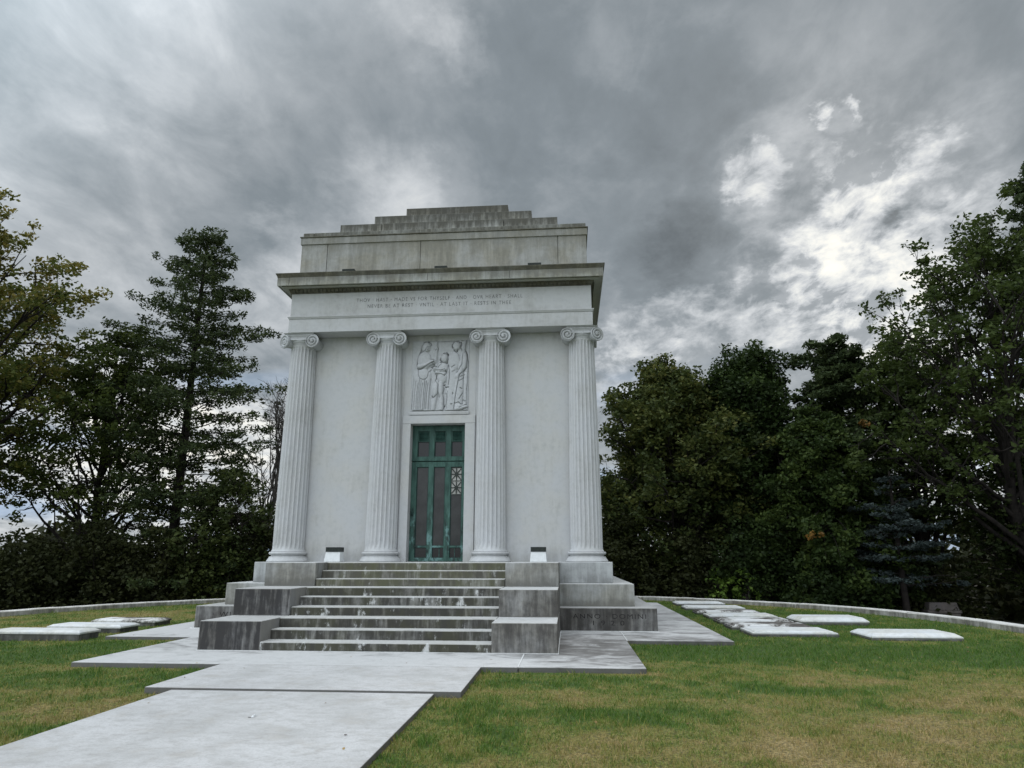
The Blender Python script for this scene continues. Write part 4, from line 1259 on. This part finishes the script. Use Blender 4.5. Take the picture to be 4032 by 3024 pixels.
# right side
make_tree('autumn_tree', 'rounded broadleaf tree with browning leaves, just right of the mausoleum', 'tree', (8.2, 20.5, gz(8.2, 20.5)), 10.3,
          [(0, 3.2), (.2, 4.4), (.5, 4.2), (.7, 3.3), (.85, 2.2), (.95, 1.3), (1, .6)], 'mixed', seed=21, nl=60, sub=8, twigs=5, clump=.46, per=50, leaf=.12, trunk_r=.24, low=.05, tones=(0, .9), tone_hi=.3)
make_tree('beech_tree', 'dark bushy broadleaf tree with a pointed top, second from the mausoleum on its right', 'tree', (11.2, 20.0, gz(11.2, 20)), 11.0,
          [(0, 3.0), (.2, 3.6), (.5, 3.0), (.70, 2.2), (.85, 1.3), (1, .4)], 'yew', seed=22, nl=58, sub=8, twigs=5, clump=.44, per=50, leaf=.12, trunk_r=.24, low=.05, tones=(0, .8))
make_tree('cedar_tree', 'dense green evergreen with drooping sprays in the middle of the right hand trees', 'tree', (13.6, 17.0, gz(13.6, 17)), 8.6,
          [(0, 3.3), (.2, 3.5), (.5, 2.9), (.75, 2.0), (.9, 1.2), (1, .4)], 'yew', kind='yew', seed=23, clump=.36, per=44, leaf=.11, flat=.8, trunk_r=.22, low=.04, bare=.0, tones=(.15, 1))
make_tree('hemlock_tree', 'dark conifer with an open tufted top, left of the large leafy tree', 'tree', (15.3, 18.6, gz(15.3, 18.6)), 11.9,
          [(0, 3.4), (.25, 3.2), (.5, 2.7), (.7, 2.1), (.85, 1.6), (.95, 1.2), (1, .5)], 'fir', kind='fir', seed=24, clump=.34, per=38, leaf=.10, flat=.6, trunk_r=.22, low=.04, bare=.04, tones=(0, .8))
make_tree('linden_tree', 'large open leafy tree with sky showing through, near the right edge', 'tree', (19.6, 13.6, gz(19.6, 13.6)), 14.2,
          [(0, 2.5), (.2, 3.8), (.4, 4.7), (.6, 4.6), (.78, 3.8), (.9, 2.6), (1, 1.0)], 'green', seed=25, nl=50, sub=7, twigs=4, clump=.33, per=28, leaf=.11, trunk_r=.20, low=.20, lean=(-.9, 0), tones=(0, .7), flat=.65)
make_tree('pine_tree', 'very tall dark conifer cut off by the right edge', 'tree', (24.0, 16.2, gz(24, 16.2)), 20.0,
          [(0, 3.4), (.3, 3.3), (.6, 2.6), (.8, 1.8), (.92, 1.1), (1, .35)], 'fir', kind='fir', seed=26, clump=.32, per=28, leaf=.09, flat=.6, trunk_r=.28, low=.05, bare=.08, tones=(0, .8))
make_tree('blue_spruce', 'small blue grey spruce with sparse branches beyond the kerb on the right', 'tree', (15.2, 14.6, gz(15.2, 14.6)), 5.4,
          [(0, 2.0), (.2, 2.3), (.5, 1.7), (.8, .8), (1, .2)], 'spruce', kind='fir', seed=27, clump=.24, per=26, leaf=.07, flat=.4, trunk_r=.11, low=.26, bare=.30, tones=(0, 1))
make_tree('holly_tree', 'dark low evergreen filling the lower right corner beneath the linden', 'tree', (21.2, 15.2, gz(21.2, 15.2)), 7.4,
          [(0, 2.6), (.3, 3.0), (.6, 2.7), (.85, 1.7), (1, .6)], 'mixed', seed=28, nl=38, sub=6, twigs=4, clump=.44, per=44, leaf=.12, trunk_r=.16, low=.05, tones=(0, .45))
make_tree('elm_tree', 'slim leafy tree whose top shows between the hemlock and the linden', 'tree', (17.6, 18.2, gz(17.6, 18.2)), 11.6,
          [(0, 1.8), (.3, 2.4), (.6, 2.3), (.85, 1.7), (1, .8)], 'green', seed=29, nl=34, sub=6, twigs=4, clump=.40, per=34, leaf=.12, trunk_r=.17, low=.10, tones=(0, .6))


M_ORANGE = leafmat('orange_leaves', [(.08, .05, .014), (.17, .09, .022), (.26, .14, .03)])
spray('twig', 'small spray of orange leaves low on the green evergreen', 12.05, 13.9, 2.35, 1, .13)
spray('twig', 'second orange spray, higher up in the dark evergreens', 14.7, 14.9, 6.55, 2, .10)

# shrubs -------------------------------------------------------------
def shrub(name, label, x, y, rx, ry, h, mat, n, seed, leaf=.11, tones=(0, .8), z=None, group='dark bushes beyond the kerb', stems=8):
    rs = np.random.RandomState(seed)
    z0 = gz(x, y) if z is None else z
    root = empty(name, (x, y, z0)); tag(root, label, 'bush', group)
    p = unit(rs.randn(n, 3)); p[:, 2] = np.abs(p[:, 2]); rr_ = rs.rand(n, 1) ** .35
    bump = 1 + .22 * np.sin(p[:, :1] * 7 + seed) * np.cos(p[:, 1:2] * 6 + seed * 2)
    cen = np.array([x, y, z0]) + p * rr_ * bump * np.array([rx, ry, h])
    rad = rs.uniform(.22, .5, n) * min(1, h / 2)
    V, F, t = leaves(cen, rad, (30 * (rad / .4) ** 2 + 6).astype(int), leaf, .8, rs.rand(n), 1.5, seed + 9, tones=tones)
    mesh_np('foliage', V, F, LM[mat], root, attrs={'lv': ('FACE', t)})
    polys = []
    for k in range(stems):
        c_ = cen[rs.randint(n)]; b0 = np.array([x + rs.randn() * rx * .15, y + rs.randn() * ry * .15, z0 - .1])
        u = np.linspace(0, 1, 6)[:, None]; P = b0 + (c_ - b0) * u + rs.randn(6, 3) * .06 * (u > 0) + np.array([0, 0, .3]) * u * (1 - u)
        polys.append((P, .03 * (1.1 - u[:, 0]) + .004))
    TV, TF = tubes(polys, 5)
    mesh_np('stem', TV, TF, M['bark'], root, smooth=True)
    return root


SH = [('broad dark bush at the far left edge beyond the kerb', -21.5, 10.5, 2.4, 1.5, 3.1, 'bush', 260),
      ('reddish brown tinged bush second from the left edge', -19.3, 13.2, 2.2, 1.5, 3.6, 'bush', 260),
      ('dark olive bush below the oak limbs', -17.3, 13.6, 2.0, 1.5, 3.3, 'bush', 240),
      ('dark bush left of the conifer trunk', -15.6, 14.8, 1.9, 1.4, 3.9, 'bush', 240),
      ('tangled bush hiding the base of the tall conifer', -13.4, 15.6, 2.0, 1.4, 3.5, 'bush', 250),
      ('dark bush between the tall conifer and the mausoleum', -11.3, 16.2, 1.9, 1.4, 3.2, 'mixed', 240),
      ('dark bush partly hidden by the left flank of the mausoleum', -9.2, 17.2, 1.9, 1.4, 3.6, 'bush', 220),
      ('low bush in the gap behind the far left bushes', -22.5, 15.5, 2.6, 1.6, 3.6, 'bush', 230),
      ('dark bush just right of the mausoleum below the browning tree', 5.6, 18.0, 1.9, 1.3, 3.3, 'bush', 230),
      ('dark bush under the browning tree', 8.2, 17.6, 1.9, 1.3, 3.0, 'bush', 230),
      ('deep green bush under the pointed broadleaf tree', 10.8, 16.8, 2.0, 1.3, 3.3, 'yew', 240),
      ('dark bush left of the grey headstone', 17.0, 16.6, 1.8, 1.2, 2.6, 'bush', 200),
      ('dark bush right of the grey headstone', 20.0, 12.6, 1.7, 1.2, 2.2, 'bush', 200),
      ('olive bush at the right edge beyond the kerb', 19.6, 9.4, 1.9, 1.3, 1.9, 'bush', 200),
      ('dark bush beneath the drooping evergreen', 13.0, 14.9, 1.8, 1.1, 1.9, 'yew', 180)]
for k, (lab, x, y, rx, ry, h, mt, n) in enumerate(SH):
    shrub('bush', lab, x, y, rx, ry, h, mt, n, 100 + k, tones=(0, .6 if k != 1 else .9))
for k, (lab, x, y, rx, h) in enumerate((('bright green bush glowing at the kerb beside the plinth', 6.6, 18.6, .75, .85), ('small bright green bush in the gap beside the plinth bush', 7.5, 18.4, .55, .6),
                                        ('low yellow green bush behind the far end of the ledger row', 9.2, 16.2, .7, .65), ('tiny bright leafed bush right of the yellow green one', 10.0, 15.7, .5, .55))):
    shrub('bush', lab, x, y, rx, rx, h + .45, 'lime', 26 if rx > .6 else 16, 200 + k, leaf=.10, tones=(0, 1), z=gz(x, y) + .15, group='small bright bushes at the kerb')

# distant wood: reads as one dark mass between the trunks --------------
rs = np.random.RandomState(77)
n = 3600
ang = rs.uniform(R(20), R(160), n); rr_ = rs.uniform(34, 48, n)
cen = np.stack([rr_ * np.cos(ang), rr_ * np.sin(ang) - 4, rs.rand(n) ** 1.1 * (4.4 + 1.2 * np.sin(ang * 23)) - 2.2], 1)
V, F, t = leaves(cen, rs.uniform(.6, 1.2, n), np.full(n, 26), .34, .7, rs.rand(n), 1.4, 5, tones=(0, .8))
o = mesh_np('distant_wood', V, F, LM['bush'], attrs={'lv': ('FACE', t)}); tag(o, 'far off dark wood glimpsed between the trunks', 'wood', kind='stuff')


# ------------------------------------------------------------------ grass blades
def in_paving(x, y):
    p = (x > -4.29) & (x < 4.40) & (y > -1.53) & (y < 3.7)
    p |= (x > -6.10) & (x < 6.41) & (y > 1.96) & (y < 14)
    p &= ~((x < -4.26) & (y < 1.96)); p &= ~((x > 4.38) & (y < 2.04))
    p |= (x > -1.92) & (x < 2.005) & (y > -3.41) & (y < -1.4)
    p |= (x > -1.552) & (x < 1.685) & (y < -3.39)
    for s_ in SLABS: p |= (x > s_[0] + .0) & (x < s_[1]) & (y > s_[2]) & (y < s_[3])
    return p


def blades():
    rs = np.random.RandomState(5)
    bx, by = rs.uniform(-14, 15, 5200000), rs.uniform(-11.5, 18, 5200000)
    d = np.hypot(bx - CAM[0], by - CAM[1])
    dens = 6078.0   # samples per m2 of the candidate set
    want = np.clip(5200 * (4.5 / np.maximum(d, 4.5)) ** 1.75, 260, 5200)
    ang = np.abs(np.arctan2(bx - CAM[0], by - CAM[1]) + YAW)
    want = np.where((ang > R(46)) & (d > 2.5), want * .25, want)
    keep = rs.rand(len(bx)) < want / dens
    keep &= np.hypot(bx - KC[0], by - KC[1]) < KR - .03 + np.where(by < -1, 8, 0)
    keep &= ~in_paving(bx, by)
    bx, by, d = bx[keep], by[keep], d[keep]
    n = len(bx)
    z = ground_z(bx, by)
    dry = dryness(bx, by)
    patch = vnoise(bx * 3.3 + 7, by * 3.3)
    h = (.016 + .034 * rs.rand(n) ** 2.2) * (1.3 - .6 * dry) * (.6 + .8 * patch)
    tall = rs.rand(n) < .03
    h = np.where(tall, h * 1.4 + .008, h)
    tuft = vnoise(bx * 11 + 3, by * 11)
    h = h * (.55 + .9 * tuft)
    wd = .0028 + .0022 * rs.rand(n) + d * .00032
    az = rs.uniform(0, 2 * math.pi, n); ld = rs.uniform(0, 2 * math.pi, n); lean = h * rs.uniform(.2, 1.3, n)
    c_, s_ = np.cos(az) * wd / 2, np.sin(az) * wd / 2
    lx, ly = np.cos(ld) * lean, np.sin(ld) * lean
    V = np.empty((n, 5, 3))
    V[:, 0] = np.stack([bx - c_, by - s_, z - .004], 1); V[:, 1] = np.stack([bx + c_, by + s_, z - .004], 1)
    V[:, 2] = np.stack([bx + c_ * .8 + lx * .4, by + s_ * .8 + ly * .4, z + h * .6], 1); V[:, 3] = np.stack([bx - c_ * .8 + lx * .4, by - s_ * .8 + ly * .4, z + h * .6], 1)
    V[:, 4] = np.stack([bx + lx, by + ly, z + h], 1)
    me = bpy.data.meshes.new('grass')
    me.vertices.add(n * 5); me.vertices.foreach_set('co', V.astype(np.float32).ravel())
    bidx = np.arange(n, dtype=np.int32)[:, None] * 5
    loops = np.concatenate([bidx, bidx + 1, bidx + 2, bidx + 3, bidx + 3, bidx + 2, bidx + 4], 1).ravel()
    me.loops.add(n * 7); me.loops.foreach_set('vertex_index', loops)
    me.polygons.add(n * 2)
    st = np.stack([np.arange(n) * 7, np.arange(n) * 7 + 4], 1).ravel().astype(np.int32)
    me.polygons.foreach_set('loop_start', st); me.polygons.foreach_set('loop_total', np.tile(np.array([4, 3], np.int32), n))
    me.update(calc_edges=True)
    a = me.attributes.new('dry', 'FLOAT', 'FACE')
    a.data.foreach_set('value', np.repeat(np.clip(dry + rs.randn(n) * .20 - (tuft - .5) * .25 + tall * .25, 0, 1), 2).astype(np.float32))
    me.materials.append(blade_mat())
    o = bpy.data.objects.new('grass', me); COL.objects.link(o)
    tag(o, 'short lawn grass, green with dry brown patches', 'grass', kind='stuff')
    print('blades', n)


blades()

# fallen leaves -------------------------------------------------------
rs = np.random.RandomState(31)
n = 420
lx_, ly_ = rs.uniform(-9, 12, n), rs.uniform(-9, 4, n)
ok = ~((np.abs(lx_) < 3.2) & (ly_ > -.1)) & ~((np.abs(lx_) < 5.2) & (ly_ > 3.6))
lx_, ly_ = lx_[ok], ly_[ok]
pav = in_paving(lx_, ly_)
keep = ~pav | (rs.rand(len(lx_)) < .35)
lx_, ly_, pav = lx_[keep], ly_[keep], pav[keep]
lz_ = np.where(pav, np.where(ly_ < -3.4, -.016, .010), ground_z(lx_, ly_) + .026)
n = len(lx_)
d = unit(np.stack([rs.randn(n), rs.randn(n), rs.randn(n) * .15], 1)); s2 = unit(np.cross(d, np.stack([rs.randn(n) * .3, rs.randn(n) * .3, np.ones(n)], 1)))
sz = rs.uniform(.012, .028, (n, 1)); c_ = np.stack([lx_, ly_, lz_], 1)
V = np.stack([c_ - d * sz, c_ + s2 * sz * .6, c_ + d * sz, c_ - s2 * sz * .6 + np.array([0, 0, .004])], 1).reshape(-1, 3)
lit = leafmat('dead_leaf', [(.09, .05, .025), (.20, .12, .05), (.34, .24, .10)], .1)
o = mesh_np('fallen_leaves', V, np.arange(n * 4).reshape(-1, 4), lit, attrs={'lv': ('FACE', rs.rand(n))}); tag(o, 'scattered small brown fallen leaves on lawn and paving', 'leaves', kind='stuff')

# little things lying on the path -------------------------------------
fe = empty('feather', (.10, -4.75, -.022)); tag(fe, 'tiny white feather lying on the lower path', 'feather')
MB().frustum((.085, .115, -4.78, -4.70), -.020, (.095, .105, -4.77, -4.71), -.004).build('vane', M['white_stone'], fe)
MB().box(.06, .088, -4.79, -4.783, -.021, -.016).build('quill', M['slab_base'], fe)
